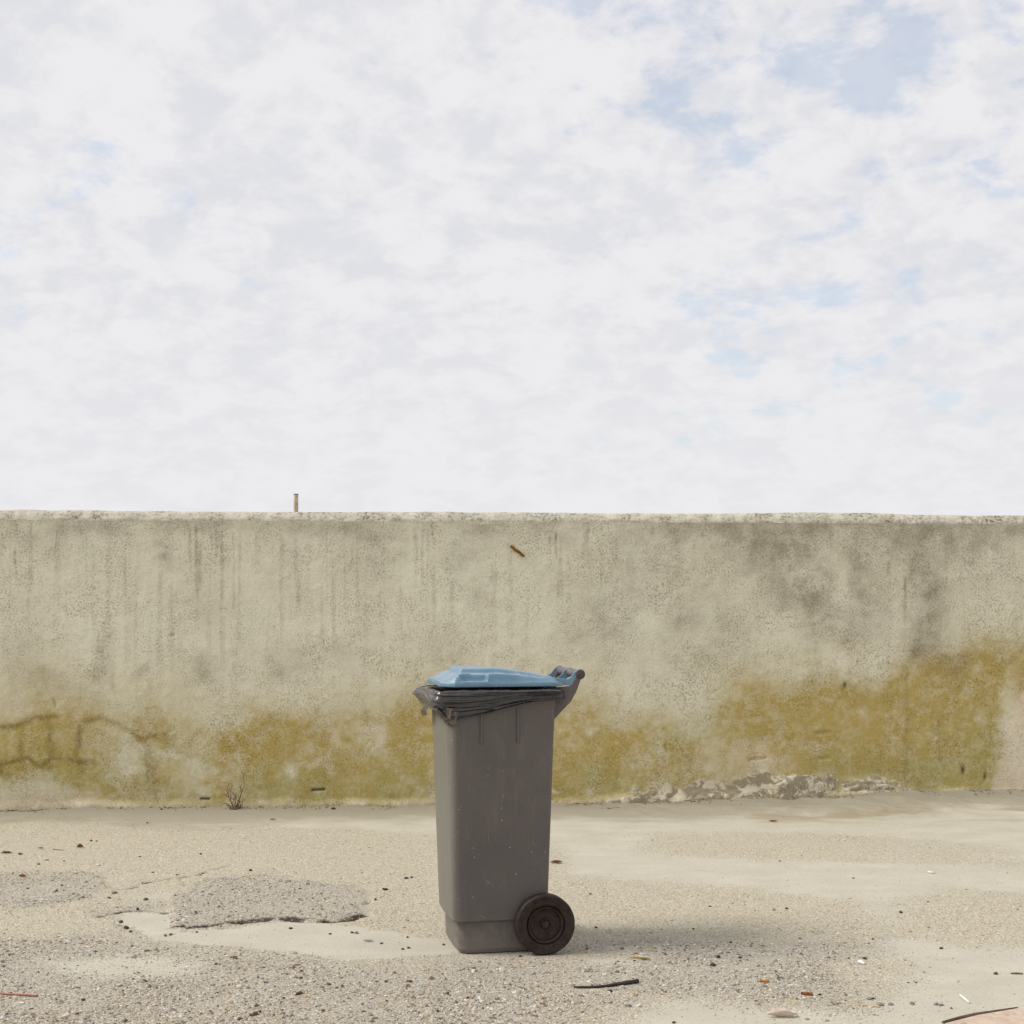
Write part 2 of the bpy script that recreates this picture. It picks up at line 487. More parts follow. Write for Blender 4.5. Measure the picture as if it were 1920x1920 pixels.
def ground_material():
    m, nt = new_mat('sandy_aggregate_concrete')
    co = nt.n('ShaderNodeTexCoord').outputs['Object']
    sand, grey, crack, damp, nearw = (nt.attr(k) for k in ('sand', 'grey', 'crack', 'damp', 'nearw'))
    jit = nt.n('ShaderNodeVectorMath', operation='MULTIPLY_ADD')
    nt.l(nt.noise(co, 45, 2, out='Color'), jit.inputs[0]); jit.inputs[1].default_value = (0.012, 0.012, 0.012); nt.l(co, jit.inputs[2])
    v = nt.voronoi(jit.outputs[0], 112)
    v2 = nt.voronoi(jit.outputs[0], 150)
    rnd = nt.n('ShaderNodeSeparateColor'); nt.l(v.outputs['Color'], rnd.inputs[0])
    warm = nt.colramp(rnd.outputs[0], [(0, (0.36, 0.315, 0.235)), (0.16, (0.51, 0.47, 0.37)), (0.4, (0.565, 0.52, 0.415)), (0.62, (0.54, 0.425, 0.26)), (0.74, (0.63, 0.585, 0.485)), (0.94, (0.22, 0.185, 0.14))], True)
    cold = nt.colramp(rnd.outputs[0], [(0, (0.36, 0.335, 0.275)), (0.25, (0.48, 0.45, 0.38)), (0.5, (0.43, 0.40, 0.335)), (0.66, (0.57, 0.535, 0.45)), (0.88, (0.24, 0.215, 0.18)), (0.95, (0.44, 0.34, 0.22))], True)
    stones = nt.mix(grey, warm, cold)
    matrix_c = nt.mix(grey, (0.44, 0.405, 0.32), (0.375, 0.35, 0.29))
    big = nt.noise(co, 3.0, 6, 0.6)
    in_stone = nt.ramp(v.outputs['Distance'], 0.52, 0.40)
    keep = nt.ramp(rnd.outputs[1], 0.25, 0.35)
    agg = nt.mix(nt.math('MULTIPLY', in_stone, keep), matrix_c, stones)
    gap = nt.ramp(v.outputs['Distance'], 0.52, 0.66)
    agg = nt.mix(nt.math('MULTIPLY', gap, 0.25), agg, (0.16, 0.13, 0.10))
    agg = nt.mix(nt.ramp(big, 0.35, 0.7, 0.0, 0.28), agg, nt.mix(grey, (0.43, 0.395, 0.305), (0.41, 0.38, 0.315)))
    # sand
    sn = nt.noise(co, 260, 3, 0.7)
    sn2 = nt.noise(nt.mapping(co, scale=(1, 1.5, 1)), 4.0, 6, 0.6)
    sandc = nt.mix(nt.ramp(sn2, 0.3, 0.72), (0.455, 0.432, 0.355), (0.515, 0.49, 0.408))
    sandc = nt.mix(nt.ramp(sn, 0.36, 0.60, 0.24, 0.0), sandc, (0.22, 0.185, 0.14))
    rnd2 = nt.n('ShaderNodeSeparateColor'); nt.l(v2.outputs['Color'], rnd2.inputs[0])
    speck = nt.math('MULTIPLY', nt.ramp(rnd2.outputs[0], 0.93, 0.95), nt.ramp(v2.outputs['Distance'], 0.38, 0.28))
    sandc = nt.mix(nt.math('MULTIPLY', speck, 0.75), sandc, (0.13, 0.10, 0.075))
    edge = nt.math('ADD', sand, nt.math('MULTIPLY', nt.math('SUBTRACT', nt.noise(co, 32, 5, 0.65), 0.5), 0.9))
    edge = nt.math('ADD', edge, nt.math('MULTIPLY', nt.math('SUBTRACT', v.outputs['Distance'], 0.35), 0.5))
    sf = nt.ramp(edge, 0.36, 0.66)
    col = nt.mix(sf, agg, sandc)
    silt_shade = nt.math('ADD', nearw, nt.math('MULTIPLY', nt.math('SUBTRACT', nt.noise(co, 4, 6, 0.65), 0.5), 0.9))  # greyer sand by the wall, with the wall's soft shade painted in
    col = nt.mix(nt.ramp(silt_shade, 0.08, 0.62, 0, 0.85), col, nt.mix(nt.ramp(sn, 0.36, 0.6), (0.24, 0.21, 0.155), (0.325, 0.30, 0.23)))
    col = nt.mix(nt.math('MULTIPLY', damp, 0.7), col, (0.30, 0.245, 0.165))
    ck = nt.math('MULTIPLY', crack, nt.ramp(nt.noise(co, 70, 4, 0.7), 0.28, 0.52, 0.35, 1.0))
    col = nt.mix(nt.ramp(ck, 0.22, 0.75), col, (0.055, 0.04, 0.03))
    nt.l(col, nt.p.inputs['Base Color'])
    nt.p.inputs['Roughness'].default_value = 0.92
    nt.p.inputs['Specular IOR Level'].default_value = 0.2
    hh = nt.math('MULTIPLY', nt.math('SUBTRACT', 1.0, v.outputs['Distance']), nt.math('SUBTRACT', 1.0, sf))
    hh = nt.math('ADD', hh, nt.math('MULTIPLY', nt.noise(co, 120, 4, 0.6), 0.35))
    nt.l(nt.bump(hh, 0.75, 0.0045), nt.p.inputs['Normal'])
    return m

ground_mat = ground_material()
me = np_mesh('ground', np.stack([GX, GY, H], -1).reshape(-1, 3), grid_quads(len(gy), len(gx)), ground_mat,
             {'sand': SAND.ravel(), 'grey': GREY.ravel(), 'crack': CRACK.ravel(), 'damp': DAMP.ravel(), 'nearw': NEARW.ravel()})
tag(link('ground', me), kind='structure')

# ------------------------------------------------------------------ wall
def wall_blob(S, Z, px, py, rx, ry, amp=1.0, power=2.0):
    s, z = wall_at(px, py)
    k = 1 / 328.0
    return amp * np.exp(-((np.abs((S - s) / (rx * k))) ** power + (np.abs((Z - z) / (ry * k))) ** power))

def wall_line(S, Z, pts, width):
    return np.exp(-(seg_dist(S, Z, [wall_at(*p) for p in pts]) / width) ** 2)

def build_wall():
    root = empty('concrete_wall', (WL[0], WL[1], 0), W_ANG)
    tag(root, 'long weathered cream rendered concrete wall with ochre and dark stains', 'wall')
    fs = np.arange(-0.15, W_LEN + 0.15, 0.0068)
    ss = axis(0, 0, fs, -14, 20, 1.5)
    zs = np.concatenate([[-0.3, -0.1], np.arange(-0.03, BEVEL_Z - 0.004, 0.0068), [BEVEL_Z]])
    S, Z = np.meshgrid(ss, zs)
    n1 = fbm(S * 2.2, Z * 2.2, 5, 3); n2 = fbm(S * 8, Z * 8, 4, 13); n3 = fbm(S * 0.7, Z * 0.9, 3, 23)
    n4 = fbm(S * 24, Z * 24, 3, 33)
    wS = S + 0.07 * n1 + 0.02 * n2; wZ = Z + 0.07 * fbm(S * 2.4 + 9, Z * 2.4, 5, 43) + 0.02 * n2
    B = lambda *a, **k: wall_blob(wS, wZ, *a, **k)
    Ln = lambda pts, wd: wall_line(S + 0.03 * n1 + 0.012 * n2, Z + 0.02 * n1 + 0.012 * n2, pts, wd)
    # ochre lichen and algae
    och = np.zeros_like(S)
    for b in ((60, 1360, 110, 60, .45), (20, 1440, 60, 40, .5), (130, 1290, 120, 40, .28), (290, 1350, 90, 55, .40), (300, 1430, 40, 80, .55),
              (440, 1400, 90, 90, .62), (520, 1450, 90, 60, .6), (600, 1380, 110, 70, .55), (620, 1480, 150, 35, .55), (700, 1310, 120, 40, .35),
              (760, 1420, 60, 70, .85), (780, 1300, 60, 40, .42), (300, 1500, 260, 22, .35), (1100, 1340, 70, 80, .62), (1090, 1430, 70, 60, .75),
              (1180, 1400, 90, 90, .55), (1400, 1310, 60, 60, .75), (1440, 1370, 110, 70, .85), (1540, 1290, 60, 40, .42), (1560, 1370, 120, 80, .72),
              (1680, 1300, 70, 60, .75), (1700, 1400, 100, 80, .95), (1735, 1240, 35, 45, .5), (1800, 1290, 70, 70, .85), (1870, 1250, 40, 50, 1.0),
              (1890, 1220, 40, 40, .7), (1820, 1380, 50, 80, .9), (1790, 1460, 70, 30, .7), (1620, 1450, 130, 40, .65), (1500, 1410, 60, 30, .5),
              (1300, 1450, 150, 40, .45), (1240, 1340, 80, 50, .35), (1480, 1240, 90, 30, .30), (1600, 1215, 60, 35, .25), (860, 1330, 120, 60, .45),
              (960, 1420, 160, 80, .6)):
        och = np.maximum(och, B(*b)) + 0.12 * B(*b)
    for pts, wd, a in (([(0, 1362), (35, 1358), (70, 1344), (105, 1338)], .022, .75), ([(0, 1432), (30, 1424), (60, 1416), (78, 1436), (98, 1420), (130, 1424), (172, 1432)], .022, .85),
                       ([(45, 1372), (47, 1412)], .025, .5), ([(98, 1340), (100, 1416)], .028, .6), ([(150, 1362), (145, 1400), (140, 1418)], .022, .6),
                       ([(160, 1350), (190, 1348), (215, 1362), (262, 1384), (305, 1378)], .024, .6), ([(262, 1384), (275, 1440), (285, 1490)], .05, .45),
                       ([(305, 1380), (330, 1420), (345, 1428)], .02, .35), ([(0, 1440), (10, 1450)], .03, .7)):
        och = np.maximum(och, a * Ln(pts, wd))
    # diffuse yellowing of the lower third
    top_s = np.interp(S, [0, 0.4, 1.0, 1.8, 2.6, 3.2, 3.7, 4.1, 4.6, 5.2, 5.8], [.58, .56, .50, .56, .66, .66, .60, .66, .72, .80, .92])
    wash = sstep(0.26, -0.24, wZ - top_s + 0.16 * n3) * (0.84 + 0.10 * sstep(3, 5, S)) * (0.95 + 0.26 * n1)
    broad = 0.30 * sstep(0.35, -0.30, wZ - top_s - 0.12 + 0.2 * n3) * (0.8 + 0.5 * n1)
    och = np.maximum(np.maximum(och * 0.72, wash), broad) + 0.2 * wash * och
    clear = np.zeros_like(S)
    for b in ((1300, 1290, 60, 90, .8), (1240, 1420, 50, 20, .3), (60, 1490, 120, 40, .8), (230, 1430, 40, 50, .55), (1900, 1400, 26, 110, 1.3), (1330, 1400, 30, 40, .4),
              (700, 1385, 30, 40, .45), (820, 1480, 50, 60, .25), (930, 1300, 90, 50, .3), (390, 1345, 60, 30, .3), (350, 1455, 30, 40, .3), (1640, 1240, 20, 40, .4)):
        clear = np.maximum(clear, B(*b))
    vein = np.zeros_like(S)
    for pts, wd, a_ in (([(-10, 1364), (35, 1358), (70, 1344), (112, 1337)], .017, .9), ([(-10, 1436), (30, 1424), (60, 1416), (78, 1438), (98, 1420), (130, 1424), (175, 1432)], .017, 1.0),
                        ([(45, 1372), (47, 1412)], .02, .5), ([(98, 1340), (101, 1416)], .022, .7), ([(150, 1362), (145, 1400), (139, 1420)], .018, .8),
                        ([(160, 1352), (190, 1346), (215, 1362), (262, 1384), (308, 1378)], .018, .7), ([(262, 1384), (276, 1440), (284, 1498)], .03, .55),
                        ([(-5, 1438), (14, 1452)], .025, .8), ([(100, 1430), (96, 1440)], .02, .6), ([(160, 1432), (158, 1445)], .018, .5), ([(310, 1380), (322, 1415), (345, 1426)], .016, .45)):
        vein = np.maximum(vein, a_ * Ln(pts, wd) * np.clip(0.85 + 0.5 * n2, 0, 1))
    wedge = [wall_at(*p) for p in ((1990, 1250), (1922, 1296), (1897, 1340), (1880, 1400), (1862, 1468), (1866, 1500), (1990, 1500))]
    bare = sstep(0.035, -0.035, poly_sd(S + 0.03 * n1 + 0.015 * n2, Z + 0.03 * n2, wedge))
    clear = np.maximum(clear, bare * 0.97)
    och = np.clip((np.clip(och * 1.3, 0, 1.2) * (1 - clear)) * (0.92 + 0.28 * n1 + 0.28 * n2) + 0.22 * n4 * och, 0, 1)
    # green algae low down
    green = np.zeros_like(S)
    for b in ((530, 1490, 130, 40, .8), (290, 1490, 120, 40, .6), (760, 1480, 80, 50, .5), (1840, 1420, 60, 80, .8), (1760, 1450, 100, 40, .8), (1600, 1440, 120, 40, .5),
              (1130, 1470, 80, 40, .5), (150, 1450, 200, 60, .45), (1300, 1400, 60, 80, .4)):
        green = np.maximum(green, B(*b))
    green = np.clip(green * (0.9 + 0.5 * n1), 0, 1)
    # dark mould: patches and run-off streaks from the coping
    dark = np.zeros_like(S)
    for b in ((1590, 1078, 52, 48, 1.1), (1530, 1120, 70, 60, .65), (1620, 1140, 44, 64, .75), (1750, 1130, 28, 60, .75), (1740, 1200, 40, 50, .6), (1800, 1245, 30, 30, .6),
              (1490, 1020, 60, 30, .5), (1440, 1090, 50, 50, .3), (1130, 1160, 70, 80, .5), (1080, 1190, 50, 60, .45), (1180, 1090, 80, 60, .35), (1230, 1230, 60, 50, .35),
              (305, 1045, 18, 24, .65), (190, 1220, 16, 45, .6), (270, 1255, 16, 14, .6), (380, 1265, 30, 26, .6), (530, 1240, 60, 40, .5), (620, 1225, 50, 30, .35),
              (60, 1010, 60, 40, .4), (110, 1280, 90, 30, .3), (840, 1220, 60, 40, .35), (870, 1030, 50, 40, .4), (900, 1140, 24, 40, .35), (1280, 1130, 60, 60, .3),
              (1370, 1180, 40, 60, .3), (1840, 1000, 40, 40, .5), (1890, 1230, 20, 20, .4), (700, 1060, 60, 60, .2), (1780, 1240, 50, 40, .4), (50, 1200, 40, 70, .3), (380, 1140, 60, 30, .28)):
        dark = np.maximum(dark, B(*b))
    # general greyer weathering towards the top and right
    dark += 0.30 * sstep(1.0, 1.6, Z + 0.25 * n1) * (0.55 + 0.5 * sstep(2.5, 5.0, S))
    dark += 0.20 * sstep(0.7, 1.1, Z + 0.2 * n1) * sstep(2.9, 4.2, S)
    dark += 0.35 * sstep(1.50, 1.61, Z + 0.05 * n1) * np.clip(0.6 + 0.9 * n1, 0, 1)
    drip = np.zeros_like(S)
    r2 = np.random.default_rng(4)
    xs = [30, 38, 105, 116, 152, 210, 255, 262, 312, 372, 381, 397, 440, 545, 562, 600, 662, 680, 740, 748, 812, 872, 893, 1043, 1128, 1222, 1262, 1330, 1412, 1425, 1492, 1503, 1520, 1568, 1600, 1605, 1623, 1640, 1690, 1718, 1735, 1762, 1766, 1792, 1832, 1846, 1890, 1900]
    for x in xs:
        ln = 18 + 140 * r2.random() ** 2; s0, zt = wall_at(x, 972); _, zb = wall_at(x, 972 + ln)
        wd = r2.uniform(0.004, 0.014); a = r2.uniform(.2, 0.85)
        wob = 0.012 * perlin(Z * 6, S * 0 + x, 60)
        fade = sstep(zb - 0.02, zb + (zt - zb) * 0.55, Z)
        drip = np.maximum(drip, a * np.exp(-((S + wob - s0) / wd) ** 2) * fade)
    for px_, y0, y1, wd, a in ((1697, 1035, 1085, .012, .8), (1685, 1060, 1090, .01, .5), (1630, 1100, 1160, .012, .7), (1645, 1105, 1160, .012, .6), (1735, 1140, 1185, .02, .7),
                               (1043, 985, 1050, .010, 1.0), (930, 1070, 1120, .012, .6), (375, 1000, 1110, .012, .7), (438, 980, 1150, .007, .5), (560, 1080, 1150, .012, .6),
                               (185, 1180, 1215, .02, .6), (1592, 1200, 1290, .012, .5), (1700, 1200, 1470, .014, .45), (1760, 1340, 1440, .02, .4), (210, 1240, 1300, .015, .4)):
        s0, z0 = wall_at(px_, y0); _, z1 = wall_at(px_, y1)
        wob = 0.014 * perlin(Z * 7, S * 0 + px_, 61)
        drip = np.maximum(drip, a * np.exp(-((S + wob - s0) / wd) ** 2) * sstep(z1 - .03, z1 + .06, Z) * sstep(z0 + .03, z0 - .05, Z))
    vs = fbm(S * 21, Z * 0.8, 4, 71)
    vs2 = fbm(S * 58, Z * 1.5, 3, 72)
    band = np.clip(0.45 + 1.1 * fbm(S * 1.3, S * 0 + 2, 3, 74), 0.12, 1.15)
    topz = band * sstep(0.85, 1.58, Z + 0.28 * n3 + 0.2 * n1)
    drip = np.maximum(drip, sstep(-0.2, 0.8, vs + 0.35 * vs2) * (0.80 * topz + 0.26 * sstep(0.4, 0.9, Z)))
    dark = np.clip(np.maximum(dark * (0.9 + 0.5 * n1 + 0.35 * n2), drip * (0.85 + 0.5 * n4 + .3 * n2)), 0, 1)
    # pale: fresh / exposed lime, bleached drift line at the foot
    pale = np.zeros_like(S)
    for b in ((1300, 1492, 90, 16, .8), (1400, 1480, 60, 22, .7), (1230, 1500, 50, 10, .7), (1500, 1488, 40, 14, .55), (1548, 1470, 14, 24, .95), (1640, 1474, 60, 16, .9),
              (1110, 1375, 14, 12, .8), (1125, 1368, 10, 8, .7), (710, 1390, 10, 26, .7), (690, 1365, 40, 10, .5), (545, 1455, 12, 12, .9), (600, 1432, 30, 10, .4), (1045, 1468, 8, 4, 1.0),
              (1120, 1478, 20, 6, .7), (1420, 1424, 16, 2, 1.0), (1590, 1304, 5, 3, .9), (1615, 1333, 6, 3, .9), (1565, 1318, 6, 3, .7), (1683, 1388, 5, 3, .9), (1760, 1395, 4, 10, .7), (1613, 1054, 6, 4, .8),
              (1700, 1215, 14, 20, .5), (410, 1345, 30, 8, .3)):
        pale = np.maximum(pale, B(*b))
    foot_z = 0.012 + 0.02 * fbm(S * 3, S * 0, 3, 91) + 0.035 * sstep(2.9, 5.4, S)
    pale = np.maximum(pale, 0.75 * sstep(foot_z + 0.045, foot_z + 0.01, Z) * np.clip(0.6 + 0.9 * n1, 0, 1))
    pale = np.maximum(pale, 0.8 * B(1905, 1400, 22, 110)) ; peach = np.clip(bare * (0.75 + 0.3 * n2) + 0.7 * B(100, 1500, 150, 14) + .5 * B(1400, 1420, 80, 30), 0, 1)
    pale = np.clip(pale * (0.9 + 0.6 * n2 + 0.3 * n4), 0, 1)
    dmg = np.zeros_like(S)
    for b in ((1310, 1492, 130, 18, .95), (1420, 1482, 60, 30, .95), (1500, 1478, 66, 32, .9), (1240, 1503, 60, 8, 1), (1700, 1486, 70, 10, .8), (1640, 1462, 80, 12, .6), (1180, 1506, 50, 6, .8), (1080, 1508, 60, 5, .6)):
        dmg = np.maximum(dmg, B(*b))
    dmg = np.clip(dmg * 1.4 * (0.9 + 0.5 * n2), 0, 1)
    # relief
    lump = np.zeros_like(S)
    r = lambda *a: wall_blob(S, Z, *a)
    relief = 0.005 * n3 + 0.0020 * n1 + 0.0011 * n2 + 0.0009 * n4
    relief += 0.02 * r(1500, 1492, 60, 30, 1, 4) * (0.7 + .5 * n2) + 0.02 * r(1632, 1478, 48, 17, 1, 4) * (0.8 + .4 * n2)
    relief += 0.012 * r(1310, 1497, 120, 14, 1, 4) * (0.6 + n2)
    relief += 0.018 * sstep(foot_z + 0.05, foot_z, Z) * np.clip(0.5 + n1, 0, 1.2)
    relief -= 0.010 * np.clip(r(910 + 674, 1284, 4, 6) + r(1806, 1444, 4, 10) + r(1847, 1456, 3, 7) + r(1545, 1422, 8, 2) + r(1540, 1374, 14, 3), 0, 1)
    for a, b in (((585, 1481), (608, 1480)), ((376, 1498), (392, 1498)), ((1405, 1424), (1435, 1422)), ((98, 1312), (103, 1325)), ((320, 1192), (326, 1190))):
        relief -= 0.012 * wall_line(S + .006 * n2, Z + .006 * n2, [a, b], 0.006)
    pit = sstep(0.55, 0.9, n4) * sstep(0.0, 0.6, n2)
    relief -= 0.003 * pit
    holes = np.clip(sum(wall_line(S, Z, [a, b], 0.007) for a, b in (((585, 1481), (608, 1480)), ((376, 1498), (392, 1498)))), 0, 1)
    holes = np.maximum(holes, np.clip(r(1584, 1284, 4, 6) + r(1806, 1444, 4, 9) + r(1847, 1456, 3, 7), 0, 1) * .8)
    # bevel rows keep the top edge straight enough for the coping to meet it
    relief *= np.where(Z >= BEVEL_Z - 0.001, 0, 1)
    V = np.stack([S, -relief, Z], -1).reshape(-1, 3)
    attrs = {k: v.ravel() for k, v in dict(ochre=och, green=green, dark=dark, pale=pale, peach=peach, hole=holes, dmg=dmg, vein=vein).items()}
    m, nt = new_mat('weathered_render')
    co = nt.n('ShaderNodeTexCoord').outputs['Object']
    A = {k: nt.attr(k) for k in ('ochre', 'green', 'dark', 'pale', 'peach', 'hole', 'dmg', 'vein')}
    big = nt.noise(co, 1.3, 6, 0.6); sp = nt.noise(co, 95, 4, 0.7); sp2 = nt.noise(co, 38, 5, 0.68); md = nt.noise(co, 11, 6, 0.62)
    base = nt.mix(nt.ramp(big, 0.3, 0.7), (0.71, 0.68, 0.53), (0.775, 0.75, 0.605))
    base = nt.mix(nt.ramp(md, 0.45, 0.75, 0, 0.35), base, (0.61, 0.575, 0.43))
    oc = nt.mix(A['green'], (0.45, 0.345, 0.115), (0.42, 0.37, 0.14))
    of = nt.math('MULTIPLY', A['ochre'], nt.ramp(nt.math('ADD', md, nt.math('MULTIPLY', sp2, 0.6)), 0.5, 1.0, 0.62, 1.1), clamp=True)
    col = nt.mix(of, base, oc)
    col = nt.mix(nt.math('MULTIPLY', A['green'], nt.ramp(sp2, 0.3, 0.7, .12, .42)), col, (0.30, 0.27, 0.10))
    df = nt.math('MULTIPLY', A['dark'], nt.ramp(nt.math('ADD', md, nt.math('MULTIPLY', sp, 0.8)), 0.55, 1.15, 0.40, 1.0), clamp=True)
    col = nt.mix(nt.math('MULTIPLY', df, 0.78), col, (0.20, 0.165, 0.115))
    col = nt.mix(nt.math('MULTIPLY', A['vein'], nt.ramp(sp2, 0.3, 0.65, 0.5, 0.95)), col, (0.20, 0.14, 0.03))
    col = nt.mix(A['peach'], col, (0.66, 0.545, 0.375))
    pf = nt.math('MULTIPLY', A['pale'], nt.ramp(sp2, 0.35, 0.55, 0.35, 1.0))
    col = nt.mix(pf, col, (0.74, 0.68, 0.55))
    # pitted roughcast: dark grains in the hollows
    gr1 = nt.noise(co, 105, 5, 0.75); gr2 = nt.noise(nt.mapping(co, loc=(4, 2, 1)), 60, 5, 0.75)
    clump = nt.ramp(nt.noise(nt.mapping(co, loc=(7, 7, 7)), 5.5, 6, 0.68), 0.40, 0.63, 0.18, 1.0)
    clump = nt.math('ADD', clump, nt.math('MULTIPLY', A['dark'], 0.5), clamp=True)
    grain = nt.math('MULTIPLY', nt.ramp(gr1, 0.50, 0.40), clump)
    grain = nt.math('MAXIMUM', grain, nt.math('MULTIPLY', nt.ramp(gr2, 0.43, 0.36), nt.math('MULTIPLY', clump, 0.7)))
    col = nt.mix(nt.math('MULTIPLY', grain, 0.66), col, nt.mix(A['ochre'], (0.20, 0.165, 0.105), (0.17, 0.115, 0.03)))
    col = nt.mix(nt.math('MULTIPLY', nt.ramp(gr1, 0.56, 0.68), 0.35), col, (0.76, 0.735, 0.61))
    # render broken away at the foot: cream flakes over brown core
    fl = nt.noise(nt.mapping(co, scale=(1, 1, 1.3)), 14, 8, 0.68, 0.5)
    flake = nt.mix(nt.ramp(fl, 0.46, 0.54), (0.27, 0.22, 0.15), (0.68, 0.62, 0.485))
    dmf = nt.ramp(nt.math('ADD', A['dmg'], nt.math('MULTIPLY', nt.math('SUBTRACT', fl, 0.5), 1.2)), 0.35, 0.6)
    col = nt.mix(nt.math('MULTIPLY', dmf, 0.8), col, flake)
    col = nt.mix(A['hole'], col, (0.06, 0.04, 0.025))
    nt.l(col, nt.p.inputs['Base Color'])
    nt.p.inputs['Roughness'].default_value = 0.95
    nt.p.inputs['Specular IOR Level'].default_value = 0.15
    hgt = nt.math('ADD', nt.math('ADD', nt.math('MULTIPLY', gr1, 0.9), sp2), nt.math('MULTIPLY', nt.math('MULTIPLY', nt.ramp(fl, 0.47, 0.54), dmf), 1.5))
    nt.l(nt.bump(hgt, 0.5, 0.006), nt.p.inputs['Normal'])
    link('render_coat', np_mesh('render_coat', V, grid_quads(len(zs), len(ss)), m, attrs), root)

    # coping: sloping weathered top band, flat top, back
    prof_t = np.concatenate([np.linspace(0, 1, 14), [1.6, 2.2, 2.6]])
    S2, T2 = np.meshgrid(ss, prof_t)
    sl = 0.012 * fbm(S2 * 0.55, S2 * 0, 3, 17) + 0.004 * fbm(S2 * 4, S2 * 0, 3, 18)
    t = np.clip(T2, 0, 1)
    yy = 0.058 * t ** 1.3
    zzz = BEVEL_Z + (TOP_Z - BEVEL_Z) * np.sin(t * np.pi / 2) ** 0.9 + sl * t
    yy = yy + np.where(T2 > 1, (T2 - 1) / 1.6 * 0.27, 0)
    zzz = np.where(T2 > 2.5, -0.3, zzz)
    bumpz = 0.004 * fbm(S2 * 14, T2 * 3, 4, 19) * (t > 0)
    V2 = np.stack([S2, yy - bumpz - 0.0015 * (t > 0), zzz], -1).reshape(-1, 3)
    m2, nt = new_mat('bleached_coping')
    co = nt.n('ShaderNodeTexCoord').outputs['Object']
    sp = nt.noise(co, 60, 5, 0.7); md = nt.noise(nt.mapping(co, scale=(1, 1, 0.4)), 9, 6, 0.65)
    col = nt.mix(nt.ramp(md, 0.35, 0.65), (0.46, 0.435, 0.35), (0.60, 0.57, 0.475))
    gr = nt.mix(nt.ramp(sp, 0.45, 0.55), (0.14, 0.12, 0.075), (0.30, 0.26, 0.18))
    lich = nt.attr('lichen')
    f = nt.math('ADD', nt.ramp(sp, 0.50, 0.36, 0, 0.75), nt.math('MULTIPLY', lich, nt.ramp(sp, 0.62, 0.42)), clamp=True)
    col = nt.mix(nt.math('MULTIPLY', f, nt.ramp(md, 0.62, 0.40, 0.25, 1.0)), col, gr)
    nt.l(col, nt.p.inputs['Base Color'])
    nt.p.inputs['Roughness'].default_value = 0.95
    nt.p.inputs['Specular IOR Level'].default_value = 0.15
    nt.l(nt.bump(sp, 0.9, 0.008), nt.p.inputs['Normal'])
    lich = np.clip(0.25 + 0.9 * fbm(S2 * 3.1, T2 * 0, 4, 27), 0, 1) * (0.5 + 0.8 * sstep(2.6, 4.6, S2)) * (0.4 + 0.8 * t)
    link('coping', np_mesh('coping', V2, grid_quads(len(prof_t), len(ss)), m2, {'lichen': np.clip(lich, 0, 1).ravel()}), root)

    # stones of the core bared at the foot
    ms, nt = new_mat('bared_core_stone')
    co = nt.n('ShaderNodeTexCoord').outputs['Object']
    fl = nt.noise(co, 16, 7, .65, .5); fs_ = nt.noise(co, 90, 4, .7)
    col = nt.mix(nt.ramp(fl, .47, .57), (0.30, 0.255, 0.175), (0.64, 0.585, 0.455))
    col = nt.mix(nt.ramp(fs_, .5, .36, 0, .6), col, (0.18, 0.14, 0.09))
    nt.l(col, nt.p.inputs['Base Color']); nt.p.inputs['Roughness'].default_value = .95
    nt.l(nt.bump(nt.math('ADD', fl, nt.math('MULTIPLY', fs_, .5)), .8, .01), nt.p.inputs['Normal'])
    for q, (px, py, hx, hz_, dep) in enumerate(((1502, 1485, 66, 34, .032), (1628, 1478, 54, 16, .028), (1432, 1495, 38, 14, .02), (1690, 1486, 34, 8, .02), (1552, 1474, 15, 24, .03))):
        s0, z0 = wall_at(px, py)
        bm = bmesh.new()
        bmesh.ops.create_icosphere(bm, subdivisions=4, radius=1)
        P_ = np.array([v.co for v in bm.verts])
        k = 1 + .22 * fbm(P_[:, 0] * 1.6 + q * 5, P_[:, 2] * 1.6 + P_[:, 1], 4, 90 + q)
        P_ = np.sign(P_) * np.abs(P_) ** .8 * k[:, None] * np.array([hx / 328, dep, hz_ / 328])
        for v, p_ in zip(bm.verts, P_): v.co = Vector(p_)
        o = link('bared_stone', bm_mesh('bared_stone', bm, ms, True), root)
        o.location = (s0, 0.01, z0)
    # rusty splinter of rod left in the render
    (sa, za), (sb, zb) = wall_at(957, 1024), wall_at(983, 1043)
    pts = [(sa + (sb - sa) * k / 6, -0.012 - 0.004 * math.sin(k), za + (zb - za) * k / 6 + 0.003 * math.sin(k * 2.1)) for k in range(7)]
    v, q, tr = tube(pts, [.006, .009, .008, .0095, .008, .008, .005], 7)
    link('embedded_rod', np_mesh('embedded_rod', v, q, simple_mat('rusted_rod', (0.20, 0.10, 0.018), 0.9, 0.1, 0.25, 200), tris=tr), root)
    return root
build_wall()

# ------------------------------------------------------------------ post behind the wall
def build_post():
    d = 17.0
    x = (555 - 960) * d / F_PX
    hz = CAM_H + (HORIZON - 926) * d / F_PX
    o = empty('wooden_post', (x, d, 0), math.radians(28))
    tag(o, 'thin grey square post rising behind the wall', 'post')
    bm = bmesh.new()
    bm_box(bm, (-0.021, -0.021, -0.3), (0.021, 0.021, hz - 0.012), 0.002)
    link('shaft', bm_mesh('shaft', bm, simple_mat('weathered_timber', (0.44, 0.38, 0.30), 0.9, 0.2, 0.2, 30)), o)
    bm = bmesh.new()
    bm_box(bm, (-0.023, -0.023, hz - 0.012), (0.023, 0.023, hz), 0.002)
    link('cap', bm_mesh('cap', bm, simple_mat('post_cap', (0.22, 0.18, 0.14), 0.9, 0.2)), o)
build_post()

